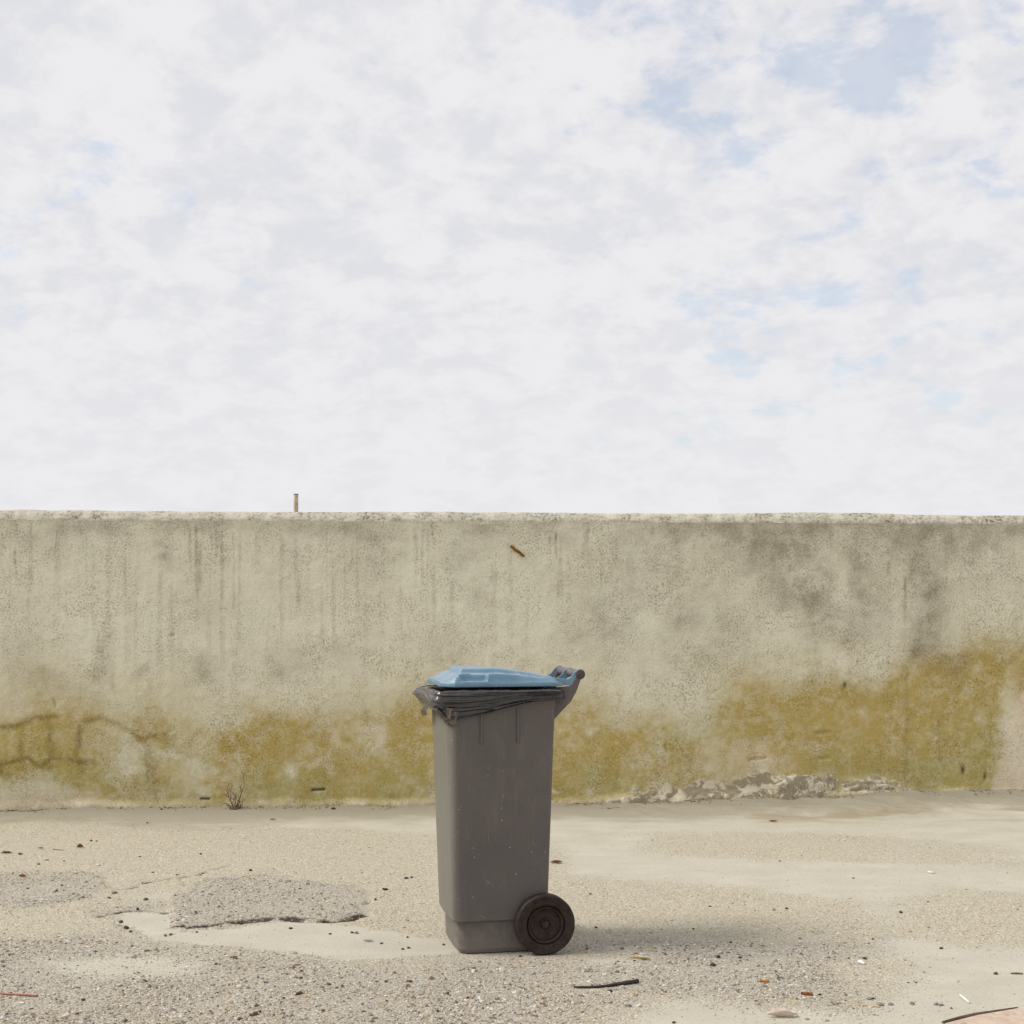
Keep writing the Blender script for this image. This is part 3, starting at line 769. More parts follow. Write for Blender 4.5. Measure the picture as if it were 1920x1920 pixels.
# ------------------------------------------------------------------ wheeled bin
def round_rect(uf, ub, hw, rf, rb, bow=0.0, nS=60, nF=40, nC=14):
    """closed loop: front (far->near), near side (front->back), back, far side"""
    pts = []
    def arc(cx, cy, r, a0, a1):
        for k in range(nC):
            a = a0 + (a1 - a0) * k / nC
            pts.append((cx + r * math.cos(a), cy + r * math.sin(a)))
    def line(a, b, n):
        for k in range(n):
            t = k / n
            pts.append((a[0] + (b[0] - a[0]) * t, a[1] + (b[1] - a[1]) * t))
    pi = math.pi
    line((uf, hw - rf), (uf, -hw + rf), nF)
    arc(uf + rf, -hw + rf, rf, pi, 1.5 * pi)
    line((uf + rf, -hw), (ub - rb, -hw), nS)
    arc(ub - rb, -hw + rb, rb, 1.5 * pi, 2 * pi)
    line((ub, -hw + rb), (ub, hw - rb), nF)
    arc(ub - rb, hw - rb, rb, 0, 0.5 * pi)
    line((ub - rb, hw), (uf + rf, hw), nS)
    arc(uf + rf, hw - rf, rf, 0.5 * pi, pi)
    p = np.array(pts)
    if bow:
        p[:, 0] -= bow * np.clip(1 - (p[:, 1] / hw) ** 2, 0, 1) * (p[:, 0] < (uf + ub) / 2)
    return p

def bin_plastic():
    m, nt = new_mat('dusty_grey_plastic')
    co = nt.n('ShaderNodeTexCoord').outputs['Object']
    big = nt.noise(co, 4, 5, 0.6)
    fine = nt.noise(co, 350, 3, 0.7)
    col = nt.mix(nt.ramp(big, 0.3, 0.7), (0.098, 0.085, 0.081), (0.118, 0.103, 0.097))
    col = nt.mix(nt.ramp(fine, 0.4, 0.65, 0.0, 0.25), col, (0.165, 0.148, 0.138))
    # lighter, streaked grey-green tone towards the front
    sepx = nt.n('ShaderNodeSeparateXYZ'); nt.l(co, sepx.inputs[0])
    streak = nt.noise(nt.mapping(co, scale=(1, 60, 2.5)), 4, 4, 0.6)
    front_tone = nt.math('MULTIPLY', nt.ramp(sepx.outputs[0], -0.150, -0.172), nt.ramp(streak, 0.3, 0.75, 0.4, 0.8))
    col = nt.mix(front_tone, col, (0.205, 0.205, 0.172))
    v = nt.voronoi(co, 42)
    r = nt.n('ShaderNodeSeparateColor'); nt.l(v.outputs['Color'], r.inputs[0])
    rad = nt.math('MULTIPLY', r.outputs[1], 0.10)
    spot = nt.math('MULTIPLY', nt.ramp(r.outputs[0], 0.70, 0.72), nt.math('LESS_THAN', v.outputs['Distance'], rad))
    col = nt.mix(nt.math('MULTIPLY', spot, 0.7), col, (0.55, 0.52, 0.45))
    sc = nt.voronoi(nt.mapping(co, scale=(3.2, 3.2, 0.7), rot=(0.1, 0.2, 0.15)), 9, 'DISTANCE_TO_EDGE')
    scm = nt.math('MULTIPLY', nt.math('LESS_THAN', sc.outputs['Distance'], 0.006), nt.ramp(nt.noise(co, 17, 3, 0.7), 0.54, 0.62))
    col = nt.mix(nt.math('MULTIPLY', scm, 0.28), col, (0.42, 0.40, 0.36))
    smear = nt.noise(nt.mapping(co, scale=(6, 6, 1.2)), 6, 6, 0.7)
    col = nt.mix(nt.ramp(smear, 0.52, 0.74, 0, 0.22), col, (0.21, 0.185, 0.165))
    splash = nt.math('ADD', sepx.outputs[2], nt.math('MULTIPLY', nt.math('SUBTRACT', nt.noise(co, 26, 6, 0.7), 0.5), 0.30))
    dust = nt.ramp(splash, 0.12, 0.0, 0, 0.25)
    col = nt.mix(dust, col, (0.30, 0.27, 0.22))
    nt.l(col, nt.p.inputs['Base Color'])
    nt.l(nt.ramp(big, 0.2, 0.8, 0.42, 0.56), nt.p.inputs['Roughness'])
    nt.p.inputs['Specular IOR Level'].default_value = 0.4
    nt.l(nt.bump(fine, 0.12, 0.0006), nt.p.inputs['Normal'])
    return m

def build_bin():
    root = empty('wheeled_bin', (BIN_O[0], BIN_O[1], 0), BIN_RZ)
    tag(root, 'tall dark grey plastic wheeled bin with a blue lid standing before the wall', 'bin')
    grey = bin_plastic()
    WU, WR_, = 0.132, 0.0985       # wheel centre along u, radius
    # --- body: lofted rounded sections
    zs = np.concatenate([[0.004, 0.008, 0.014], np.linspace(0.02, 0.094, 24), np.linspace(0.0965, 0.118, 14), np.linspace(0.122, 0.79, 134), np.linspace(0.796, 0.835, 9), [0.853]])
    rings = []
    for z in zs:
        t = (z - 0.11) / (0.79 - 0.11)
        uf, ub, hw = -0.162 - 0.024 * t, 0.151 + 0.022 * t, 0.167 + 0.014 * t
        k = sstep(0.112, 0.102, np.array(z))               # plinth set-back
        bot = sstep(0.016, 0.004, np.array(z))
        uf += 0.017 * k + 0.006 * bot; hw -= 0.014 * k + 0.006 * bot; ub -= 0.006 * bot
        if z > 0.795:
            f = min(1, (z - 0.795) / 0.035)
            uf -= 0.018 * f; hw += 0.008 * f
        p = round_rect(uf, ub, hw, 0.032, 0.022, 0.006)
        rings.append(np.concatenate([p, np.full((len(p), 1), z)], 1))
    R = np.array(rings)
    nr, nc = R.shape[:2]
    V = R.reshape(-1, 3); Q = grid_quads(nr, nc, True)
    cb = len(V); V = np.concatenate([V, [[0, 0, 0.004]]])
    T = [((k + 1) % nc, k, cb) for k in range(nc)]
    link('body', np_mesh('body', V, Q[:, ::-1] * 1, grey, tris=T), root)
    # --- rim collar
    prof = [(0.0, 0.826), (0.011, 0.828), (0.014, 0.833), (0.014, 0.844), (0.012, 0.852), (0.004, 0.856), (-0.006, 0.854), (-0.008, 0.85), (-0.008, 0.80)]
    rr = []
    for off, z in prof:
        p = round_rect(-0.205 - off, 0.185 + off, 0.189 + off, 0.045 + off, 0.03 + off, 0.006)
        rr.append(np.concatenate([p, np.full((len(p), 1), z)], 1))
    rr = np.array(rr)
    link('rim', np_mesh('rim', rr.reshape(-1, 3), grid_quads(rr.shape[0], rr.shape[1], True)[:, ::-1], grey), root)
    # --- side ribs
    for sgn in (-1, 1):
        for u in (-0.0745, 0.046):
            bm = bmesh.new()
            hw_ = 0.178
            lo, hi = sorted((sgn * (hw_ - 0.008), sgn * (hw_ + 0.009)))
            bm_box(bm, (u - 0.004, lo, 0.688), (u + 0.004, hi, 0.802), 0.002)
            for v in bm.verts:
                v.co.y -= sgn * 0.014 * (0.79 - v.co.z) / 0.68
            link('rib', bm_mesh('rib', bm, grey), root)
    # --- handle brackets at the back
    for sgn in (-1, 1):
        bm = bmesh.new()
        lo, hi = sorted((sgn * 0.136, sgn * 0.150))
        bm_prism(bm, [(0.150, 0.742), (0.172, 0.757), (0.232, 0.818), (0.251, 0.852), (0.266, 0.892), (0.253, 0.912), (0.232, 0.870), (0.150, 0.862)], lo, hi, 0.003)
        link('handle_bracket', bm_mesh('handle_bracket', bm, grey, False), root)
    bm = bmesh.new()
    bm_prism(bm, [(0.168, 0.757), (0.230, 0.816), (0.226, 0.822), (0.164, 0.766)], -0.1355, 0.1355)
    link('back_web', bm_mesh('back_web', bm, grey), root)
    # --- handle bar with end caps
    HU, HZ = 0.263, 0.9075
    m_bar, nt = new_mat('handle_plastic')
    co = nt.n('ShaderNodeTexCoord').outputs['Object']
    n = nt.noise(nt.mapping(co, scale=(1, 0.15, 1)), 120, 4, .6)
    nt.l(nt.mix(nt.ramp(n, .3, .7), (0.095, 0.085, 0.082), (0.15, 0.135, 0.13)), nt.p.inputs['Base Color'])
    nt.p.inputs['Roughness'].default_value = 0.42
    v, q, t = lathe([(0.0, -0.152), (0.0125, -0.152), (0.0142, -0.150), (0.0142, 0.150), (0.0125, 0.152), (0.0, 0.152)], 32)
    bar = link('handle', np_mesh('handle', np.array(v) + np.array([HU, 0, HZ]), q, m_bar), root)
    for sgn in (-1, 1):
        pr = [(0.0, 0.154), (0.012, 0.154), (0.0138, 0.1535), (0.0150, 0.1525), (0.0150, 0.1500), (0.0, 0.1500)]
        v, q, t = lathe([(r_, sgn * a_) for r_, a_ in pr], 32)
        link('end_cap', np_mesh('end_cap', np.array(v) + np.array([HU, 0, HZ]), q, simple_mat('end_cap_plastic', (0.075, 0.055, 0.05), 0.6, 0.3)), bar)
    # --- lid
    m_lid, nt = new_mat('faded_blue_plastic')
    co = nt.n('ShaderNodeTexCoord').outputs['Object']
    sx = nt.n('ShaderNodeSeparateXYZ'); nt.l(co, sx.inputs[0])
    big = nt.noise(co, 9, 5, .6); fine = nt.noise(co, 300, 3, .7)
    geo = nt.n('ShaderNodeNewGeometry')
    col = nt.mix(nt.ramp(big, .3, .7), (0.108, 0.208, 0.298), (0.142, 0.25, 0.345))
    col = nt.mix(nt.ramp(nt.noise(nt.mapping(co, scale=(1, 3, 1)), 22, 5, .7), 0.5, 0.75, 0, .35), col, (0.40, 0.49, 0.56))
    col = nt.mix(nt.ramp(fine, .5, .7, 0, .2), col, (0.35, 0.47, 0.55))
    sep2 = nt.n('ShaderNodeSeparateXYZ'); nt.l(geo.outputs['Normal'], sep2.inputs[0])
    settle = nt.math('MULTIPLY', nt.ramp(sep2.outputs[2], 0.5, 0.95), nt.ramp(nt.noise(co, 26, 6, .7), 0.38, 0.70, 0.05, 0.55))
    col = nt.mix(settle, col, (0.42, 0.43, 0.42))
    nt.l(col, nt.p.inputs['Base Color'])
    nt.p.inputs['Roughness'].default_value = 0.40
    nt.p.inputs['Specular IOR Level'].default_value = 0.5
    nt.l(nt.bump(fine, .08, .0005), nt.p.inputs['Normal'])
    nu, nv = 200, 220
    us = np.linspace(-0.202, 0.198, nu)
    tv = np.linspace(-1, 1, nv)
    # concentrate rows near the edges
    tv = np.sign(tv) * (1 - (1 - np.abs(tv)) ** 1.35)
    hwl = 0.184 - 0.042 * np.clip((-0.159 - us) / 0.043, 0, 1) ** 1.2 - 0.02 * np.clip((us - 0.17) / 0.026, 0, 1) ** 2
    U, TV = np.meshgrid(us, tv, indexing='ij')
    Vv = TV * hwl[:, None]
    edge = hwl[:, None] - np.abs(Vv)
    bot = 0.8705 + 0.002 * 0
    sag = 0.018 * sstep(-0.02, 0.19, U)
    top = 0.913 - sag                                     # shoulder level
    z_front = 0.889 + (0.913 - 0.889) * sstep(-0.187, -0.130, U)
    top = np.where(U < -0.128, z_front, top)
    flange = 0.886
    wall_in = 0.010 + 0.004 * np.clip(U / 0.2, 0, 1)
    sh = flange + (top - flange) * sstep(0.000, wall_in, edge) ** 0.7
    sh = np.where(U < -0.184, np.minimum(sh, 0.889), sh)
    plate = sstep(0.122, 0.108, np.abs(Vv)) * sstep(-0.142, -0.124, U)
    sh = sh + plate * (0.0145 - 0.008 * sstep(-0.05, 0.19, U))
    trough = sstep(0.165, 0.150, np.abs(Vv)) * sstep(0.128, 0.14, np.abs(Vv)) * sstep(-0.115, -0.10, U) * sstep(.18, .1, U)
    sh -= 0.004 * trough
    # grip pocket on each side near the front
    pk = sstep(-0.150, -0.128, U) * sstep(-0.050, -0.058, U) * sstep(0.040, 0.036, edge)
    sh = np.where(pk > 0, sh + pk * (0.8885 - sh), sh)
    # back end falls to the hinge
    sh = sh - 0.012 * sstep(0.165, 0.196, U)
    sh += 0.0012 * fbm(U * 14, Vv * 14, 3, 44)
    top_v = np.stack([U, Vv, sh], -1)
    # outer skirt ring
    idx = [(i, 0) for i in range(nu)] + [(nu - 1, j) for j in range(1, nv)] + [(i, nv - 1) for i in range(nu - 2, -1, -1)] + [(0, j) for j in range(nv - 2, 0, -1)]
    lv = top_v.reshape(-1, 3); lq = grid_quads(nu, nv)
    ring_i = np.array([i * nv + j for i, j in idx])
    ring = lv[ring_i]
    cen = np.array([0.0, 0.0])
    def ring_at(off, z):
        p = ring.copy()
        dirv = p[:, :2] - cen; dirv /= np.linalg.norm(dirv, axis=1, keepdims=True)
        p[:, :2] += dirv * off; p[:, 2] = z
        return p
    layers = [ring_at(0.0015, ring[:, 2] - 0.002), ring_at(0.002, 0.873), ring_at(0.001, bot), ring_at(-0.004, bot), ring_at(-0.005, 0.878)]
    allv = [lv]; quads = [lq]; n = len(ring_i); prev = ring_i; base = len(lv)
    for L in layers:
        cur = base + np.arange(n); allv.append(L)
        quads.append(np.stack([prev, np.roll(prev, -1), np.roll(cur, -1), cur], -1))
        prev = cur; base += n
    cidx = base; allv.append(np.array([[0, 0, 0.880]]))
    tri = np.stack([prev, np.roll(prev, -1), np.full(n, cidx)], -1)
    lid = link('lid', np_mesh('lid', np.concatenate(allv), np.concatenate(quads), m_lid, tris=tri), root)
    # hinge arms with rings round the handle
    for v0, v1, ring_r, thin in ((-0.149, -0.143, 0.0175, False), (-0.004, 0.001, 0.0165, True), (0.143, 0.149, 0.0175, False)):
        bm = bmesh.new()
        poly = [(0.10, 0.895), (0.150, 0.899), (0.218, 0.8925), (0.2295, 0.897), (0.245, 0.916)]
        for k in range(9):
            a = math.radians(142 - k * 25)
            poly.append((HU + ring_r * math.cos(a), HZ + ring_r * math.sin(a)))
        poly += [(0.263, 0.889), (0.242, 0.8715), (0.10, 0.8725)]
        if thin:
            poly = [(0.15, 0.893), (0.218, 0.888), (0.231, 0.897), (0.245, 0.916)] + poly[5:14] + [(0.257, 0.890), (0.240, 0.878), (0.15, 0.880)]
        bm_prism(bm, poly, v0, v1, 0.0012)
        link('hinge_arm', bm_mesh('hinge_arm', bm, m_lid), lid)
    bm = bmesh.new()
    bm_box(bm, (0.17, -0.1425, 0.874), (0.222, 0.1425, 0.889), 0.004)
    link('hinge_strip', bm_mesh('hinge_strip', bm, m_lid), lid)
    # --- wheels and axle
    m_tyre, nt = new_mat('dusty_black_rubber')
    co = nt.n('ShaderNodeTexCoord').outputs['Object']
    n1 = nt.noise(co, 30, 5, .65); n2 = nt.noise(co, 220, 4, .7)
    col = nt.mix(nt.ramp(n1, .35, .7), (0.014, 0.007, 0.005), (0.030, 0.017, 0.013))
    col = nt.mix(nt.math('MULTIPLY', nt.ramp(n2, .52, .72), .35), col, (0.16, 0.13, 0.11))
    sx_ = nt.n('ShaderNodeSeparateXYZ'); nt.l(co, sx_.inputs[0])
    rr_ = nt.math('SQRT', nt.math('ADD', nt.math('MULTIPLY', sx_.outputs[0], sx_.outputs[0]), nt.math('MULTIPLY', sx_.outputs[2], sx_.outputs[2])))
    cr_ = nt.n('ShaderNodeCombineXYZ'); nt.l(nt.math('MULTIPLY', rr_, 9.0), cr_.inputs[0])
    ringn = nt.noise(cr_.outputs[0], 70, 3, .6)
    dust_highlight = nt.math('MULTIPLY', nt.ramp(ringn, .48, .66), nt.ramp(n1, .38, .62, .15, .6))  # dusty rings that also paint in highlights on the moulded ridges
    col = nt.mix(dust_highlight, col, (0.115, 0.085, 0.072))
    nt.l(col, nt.p.inputs['Base Color']); nt.p.inputs['Roughness'].default_value = 0.6
    nt.p.inputs['Specular IOR Level'].default_value = 0.3
    nt.l(nt.bump(n2, .25, .001), nt.p.inputs['Normal'])
    for sgn in (-1, 1):
        hub_v = sgn * 0.1935
        wh = empty('wheel', (WU, hub_v, WR_))
        wh.parent = root
        o_ = sgn                                      # outward
        pr = [(0.054, -0.021), (0.085, -0.023), (0.094, -0.021), (0.0985, -0.015), (0.0985, 0.013), (0.0965, 0.019), (0.094, 0.0205),
              (0.0915, 0.0212), (0.0905, 0.0204), (0.087, 0.0218), (0.0862, 0.0210), (0.082, 0.0224), (0.0812, 0.0216), (0.077, 0.0228), (0.076, 0.0220), (0.071, 0.0230), (0.066, 0.0215), (0.0635, 0.0175), (0.060, 0.0150), (0.0585, 0.014)]
        v, q, t = lathe([(r_, o_ * a_) for r_, a_ in pr], 96)
        link('tyre', np_mesh('tyre', v, q, m_tyre), wh)
        pr = [(0.0585, 0.014), (0.0585, 0.0205), (0.0570, 0.0215), (0.0555, 0.0212), (0.0545, 0.0195), (0.0530, 0.0190), (0.0515, 0.0165), (0.0500, 0.0060), (0.0480, 0.0030),
              (0.030, 0.0030), (0.0165, 0.0050), (0.0150, 0.003)]
        v, q, t = lathe([(r_, o_ * a_) for r_, a_ in pr], 96)
        link('wheel_disc', np_mesh('wheel_disc', v, q, m_tyre), wh)
        pr = [(0.0150, 0.003), (0.0125, 0.0035), (0.0118, 0.0165), (0.0105, 0.0175), (0.003, 0.0178), (0.0, 0.0178)]
        v, q, t = lathe([(r_, o_ * a_) for r_, a_ in pr], 40)
        link('hub_cap', np_mesh('hub_cap', v, q, m_tyre), wh)
    v, q, t = tube([(WU, -0.175, WR_), (WU, 0.175, WR_)], 0.009, 16)
    link('axle', np_mesh('axle', v, q, simple_mat('axle_steel', (0.10, 0.08, 0.07), .6), tris=t), root)
    return root
bin_root = build_bin()

# ------------------------------------------------------------------ bin liner folded over the rim
def build_bag():
    root = empty('bin_liner', (BIN_O[0], BIN_O[1], 0.80), BIN_RZ)
    tag(root, 'crumpled dark grey plastic bag folded over the rim of the wheeled bin', 'bag')
    m, nt = new_mat('bag_film')
    co = nt.n('ShaderNodeTexCoord').outputs['Object']
    n = nt.noise(co, 60, 5, .65)
    nt.l(nt.mix(nt.ramp(n, .35, .7), (0.020, 0.017, 0.018), (0.042, 0.036, 0.036)), nt.p.inputs['Base Color'])
    nt.p.inputs['Roughness'].default_value = 0.27
    nt.p.inputs['Specular IOR Level'].default_value = 0.8
    
    base = round_rect(-0.2215, 0.2015, 0.2055, 0.036, 0.044, 0.004, nS=150, nF=130, nC=36)
    nrm = np.roll(base, -1, 0) - np.roll(base, 1, 0)
    nrm = np.stack([nrm[:, 1], -nrm[:, 0]], 1); nrm /= np.linalg.norm(nrm, axis=1, keepdims=True)
    c = base.mean(0)
    flip = np.sign(((base - c) * nrm).sum(1)); nrm *= flip[:, None]
    arc = np.concatenate([[0], np.cumsum(np.linalg.norm(np.diff(base, axis=0), axis=1))])
    P = len(base)
    u, v = base[:, 0], base[:, 1]
    near = v < -0.19; front = u < -0.19
    # hem height round the rim
    hem_near = 0.828 + (0.770 - 0.828) * sstep(0.19, -0.17, u) ** 1.15
    hem = np.full(P, 0.826)
    wn = sstep(-0.171, -0.198, v)
    hem = hem * (1 - wn) + hem_near * wn
    wf = sstep(-0.196, -0.215, u) 
    hem = hem * (1 - wf) + (0.797 + 0.012 * sstep(-0.1, 0.2, v) - 0.003 * np.sin(v * 24)) * wf
    hem += 0.003 * fbm(arc * 9, arc * 0, 2, 66)
    nt_ = 74
    tt = np.linspace(0, 1, nt_)
    rows = []
    for t in tt:
        if t < 0.12:                       # inside of the rim
            k = t / 0.12
            off = -0.020 - 0.008 * (1 - k); z = 0.830 + 0.027 * k
            fold = 0.002 * fbm(arc * 30, np.full(P, t * 20), 3, 5)
            offs = off + fold; zz_ = np.full(P, z)
        elif t < 0.24:                     # over the top
            k = (t - 0.12) / 0.12
            a = math.pi * (1 - k)
            offs = np.full(P, -0.0100 + 0.0100 * math.cos(a))
            zz_ = np.full(P, 0.857 + 0.0045 * math.sin(a))
            offs = offs + 0.0015 * fbm(arc * 35, np.full(P, t * 10), 3, 6)
            tb = 0.006 * wf * math.sin(math.pi * k)
            zz_ = zz_ - 0.004 * np.clip(fbm(arc * 12, arc * 0 + 3, 2, 8), -1, 1) * math.sin(math.pi * k) - tb
        else:
            k = (t - 0.24) / 0.76
            z = 0.857 + (hem - 0.857) * k
            # tension folds: run along the rim, fanning out to the front corner
            w_side = fbm(arc * 3.0, np.full(P, k * 8.0) + 0.6 * np.sin(arc * 9), 2, 9)
            ridge = (1 - np.abs(perlin(arc * 1.7, k * 6.5 + 0.35 * perlin(arc * 5, arc * 0, 3), 14))) ** 3
            fan = (1 - np.abs(perlin((v + 0.2) * 2.0, k * 2.6 + v * 6, 19))) ** 2 - 0.45
            fan2 = perlin((v + 0.2) * 9.0, k * 6 - v * 9, 29)
            offs = 0.002 + (0.0035 * w_side + 0.0085 * (ridge - 0.45)) * (1 - 0.92 * wf)
            offs = offs + wf * (0.008 * np.sin(math.pi * k) + (0.010 * (fan + 0.3) + 0.001 * fan2) * math.sin(math.pi * min(1, k * 1.05)))
            # far-front bunch swelling out
            offs = offs + wf * 0.014 * np.exp(-((v - 0.14) / 0.06) ** 2) * math.sin(math.pi * min(1, k * 1.0))
            # rolled hem
            roll = np.exp(-((k - 0.93) / 0.05) ** 2)
            offs = offs + 0.006 * roll - 0.010 * np.exp(-((k - 0.80) / 0.07) ** 2) * wn - 0.012 * max(0, (k - 0.96) / 0.04)
            # below the collar the bag hugs the body
            lowz = np.clip((0.833 - z) / 0.05, 0, 1) * (1 - wf)
            offs = offs - 0.013 * lowz
            offs = np.maximum(offs, np.where(z > 0.826, 0.0012, np.where(z > 0.80, -0.008, -0.0145)))
            zz_ = z + 0.002 * w_side
        rows.append(np.stack([u + nrm[:, 0] * offs, v + nrm[:, 1] * offs, zz_ - 0.80], 1))
    R = np.array(rows)
    link('folded_cuff', np_mesh('folded_cuff', R.reshape(-1, 3), grid_quads(nt_, P, True)[:, ::-1], m), root)
    # gathered knot at the front corner: the film drawn down into a crumpled point
    nk, nth = 34, 72
    T_, TH = np.meshgrid(np.linspace(0, 1, nk), np.linspace(0, 2 * np.pi, nth, endpoint=False), indexing='ij')
    rad = (0.034 * (1 - T_) ** 0.8 + 0.011) * (1 + 0.16 * np.sin(TH * 7 + 3.5 * T_) * (0.4 + T_) + 0.16 * fbm(TH * 1.9, T_ * 3.1, 3, 53))
    rad *= np.where(T_ > 0.94, np.sqrt(np.clip((1 - T_) / 0.06, 0, 1)), 1)
    kx = -0.184 + 0.014 * T_ + rad * np.cos(TH) * 0.95
    ky = -0.165 - 0.017 * T_ + rad * np.sin(TH) * 0.85
    kz = 0.008 - 0.060 * T_ + 0.004 * np.sin(TH * 3 + 2)
    m_k, nt = new_mat('dusty_bag_film')
    co = nt.n('ShaderNodeTexCoord').outputs['Object']
    n = nt.noise(co, 90, 5, .7)
    nt.l(nt.mix(nt.ramp(n, .38, .66), (0.05, 0.043, 0.04), (0.21, 0.18, 0.155)), nt.p.inputs['Base Color'])
    nt.p.inputs['Roughness'].default_value = 0.55
    link('gathered_knot', np_mesh('gathered_knot', np.stack([kx, ky, kz], -1).reshape(-1, 3), grid_quads(nk, nth, True), m_k), root)
    # flap hanging under the front of the rim
    nu_, nv_ = 26, 30
    A, B_ = np.meshgrid(np.linspace(0, 1, nu_), np.linspace(0, 1, nv_), indexing='ij')
    fv = 0.045 + 0.115 * B_
    fz = 0.006 - 0.052 * A * (0.75 + 0.25 * B_) 
    fu = -0.207 - 0.012 * np.sin(A * 2.6) - 0.003 * fbm(A * 2, B_ * 3, 2, 52) - 0.006 * A
    F = np.stack([fu, fv, fz], -1).reshape(-1, 3)
    o = link('hanging_flap', np_mesh('hanging_flap', F, grid_quads(nu_, nv_), m), root)
    md = o.modifiers.new('thickness', 'SOLIDIFY'); md.thickness = 0.0012
    return root
build_bag()

# ------------------------------------------------------------------ dry weed at the foot of the wall
def build_weed():
    x, y = ground_at(447, 1512)
    base_n = wall_n(x, y)
    # just in front of the face
    s = wall_s(x, y)
    p = WL + W_DIR * s + np.array([W_DIR[1], -W_DIR[0]]) * 0.06
    z0 = float(ground_h(np.array(p[0]), np.array(p[1])))
    root = empty('dry_weed', (p[0], p[1], z0))
    tag(root, 'leafless reddish brown dry weed sprouting at the foot of the wall', 'plant')
    mt = simple_mat('dry_stem', (0.15, 0.065, 0.035), .85, .2, .25, 120)
    r3 = random.Random(3)
    def stem(a, ang, ln, r, depth):
        parts = []
        pts = [Vector(a)]
        d = Vector((math.sin(ang), r3.uniform(-.25, .1), math.cos(ang))).normalized()
        n = 6
        kids = []
        for k in range(n):
            d = (d + Vector((r3.uniform(-.16, .16), r3.uniform(-.08, .08), r3.uniform(-.02, .14)))).normalized()
            pts.append(pts[-1] + d * ln / n)
            if depth < 2 and k >= 1 and r3.random() < .6:
                kids.append((pts[-1].copy(), ang + r3.choice((-1, 1)) * r3.uniform(.4, .9), ln * r3.uniform(.25, .5), r * .6))
        parts.append(tube(pts, [r * (1 - .1 * k) for k in range(n + 1)], 5))
        for kd in kids: parts += stem(*kd, depth + 1)
        return parts
    for ang, ln in ((-.42, .125), (.22, .165), (-.12, .09), (.62, .07), (-.9, .06), (1.0, .055)):
        v, q, t = merge(stem((0, 0, -0.01), ang, ln, .0032, 0))
        link('stem', np_mesh('stem', v, q, mt, tris=t), root)
    bm = bmesh.new()
    bmesh.ops.create_icosphere(bm, subdivisions=3, radius=.03)
    for vv in bm.verts:
        vv.co.z *= .42; vv.co *= 1 + .35 * float(perlin(np.array(vv.co.x * 60), np.array(vv.co.y * 60 + vv.co.z * 50), 4))
    link('root_clump', bm_mesh('root_clump', bm, simple_mat('root_dirt', (0.13, 0.09, 0.06), .95, .1, .3, 90, .01), True), root)
build_weed()

# ------------------------------------------------------------------ litter and small things on the ground
def zat(x, y): return float(ground_h(np.array(float(x)), np.array(float(y))))

def ground_tube(name, px, radii, mat, label, cat, n=8, wob=0.0, lift=None, flat=1.0):
    P = [ground_at(*p) for p in px]
    x0, y0 = P[0]
    root_z = zat(x0, y0)
    pts = []
    m_ = 14
    if not hasattr(radii, '__len__'): radii = [radii, radii]
    rad = []
    for k in range(m_ + 1):
        t = k / m_ * (len(P) - 1); i = min(int(t), len(P) - 2); f = t - i
        x = P[i][0] * (1 - f) + P[i + 1][0] * f; y = P[i][1] * (1 - f) + P[i + 1][1] * f
        r = float(np.interp(k / m_, np.linspace(0, 1, len(radii)), radii)); rad.append(r)
        z = zat(x, y) + r * 0.8 + 0.001 + (lift(k / m_) if lift else 0)
        pts.append((x - x0 + wob * math.sin(k * 1.9), y - y0 + wob * math.cos(k * 2.7), z - root_z))
    v, q, t = tube(pts, rad, n)
    o = link(name, np_mesh(name, v, q, mat, tris=t))
    o.location = (x0, y0, root_z)
    return tag(o, label, cat)

ground_tube('stick', [(1076, 1851), (1110, 1851), (1150, 1848), (1196, 1842)], [.0032, .0036, .004, .0058, .0066], simple_mat('dark_stick', (0.045, 0.032, 0.03), .7, .3, .25, 150, .002),
            'dark brown smooth stick lying on the gravel right of the bin', 'stick', wob=.001)
ground_tube('twig', [(1503, 1863), (1523, 1865)], [.004, .0055, .0035], simple_mat('rusty_twig', (0.21, 0.075, 0.025), .85, .2, .3, 120), 'short rust brown twig piece on the dark gravel near the bottom right', 'twig', 6, .0015)
ground_tube('wire', [(-6, 1861), (20, 1864), (45, 1866), (71, 1867)], [.003, .003, .0028], simple_mat('red_wire', (0.30, 0.12, 0.07), .6, .4, .15), 'thin reddish brown wire on the gravel at the left border', 'wire', 6)
ground_tube('straw', [(1610, 1884), (1630, 1886), (1652, 1889)], [.0016, .002, .0014], simple_mat('dry_straw', (0.42, 0.30, 0.13), .8, .3, .2), 'thin yellow straw on the sand near the bottom right', 'straw', 5)
ground_tube('straw', [(1895, 1825), (1918, 1826)], [.002, .003, .002], simple_mat('grey_straw', (0.13, 0.10, 0.085), .9, .2, .2), 'short dark straw on the sand at the right border', 'straw', 5)
ground_tube('straw', [(100, 1593), (118, 1595)], [.003, .002], simple_mat('brown_straw', (0.28, 0.19, 0.10), .9, .2, .2), 'pale brown straw on the paving near the left border', 'straw', 5)
white_mat = simple_mat('white_scrap', (0.70, 0.68, 0.64), .7, .3, .08)
ground_tube('plastic_strip', [(1740, 1637), (1746, 1639), (1754, 1639)], [.0035, .004, .003], white_mat, 'thin white plastic strip on the sand right of the bin', 'litter', 6)
ground_tube('plastic_strip', [(1800, 1867), (1808, 1874), (1817, 1881)], [.003, .004, .003], white_mat, 'white plastic sliver on the sand above the pinkish slab', 'litter', 6)
ground_tube('plastic_strip', [(1610, 1805), (1621, 1808)], [.006, .007, .003], white_mat, 'small white plastic scrap on the sand right of the gravel', 'litter', 6)

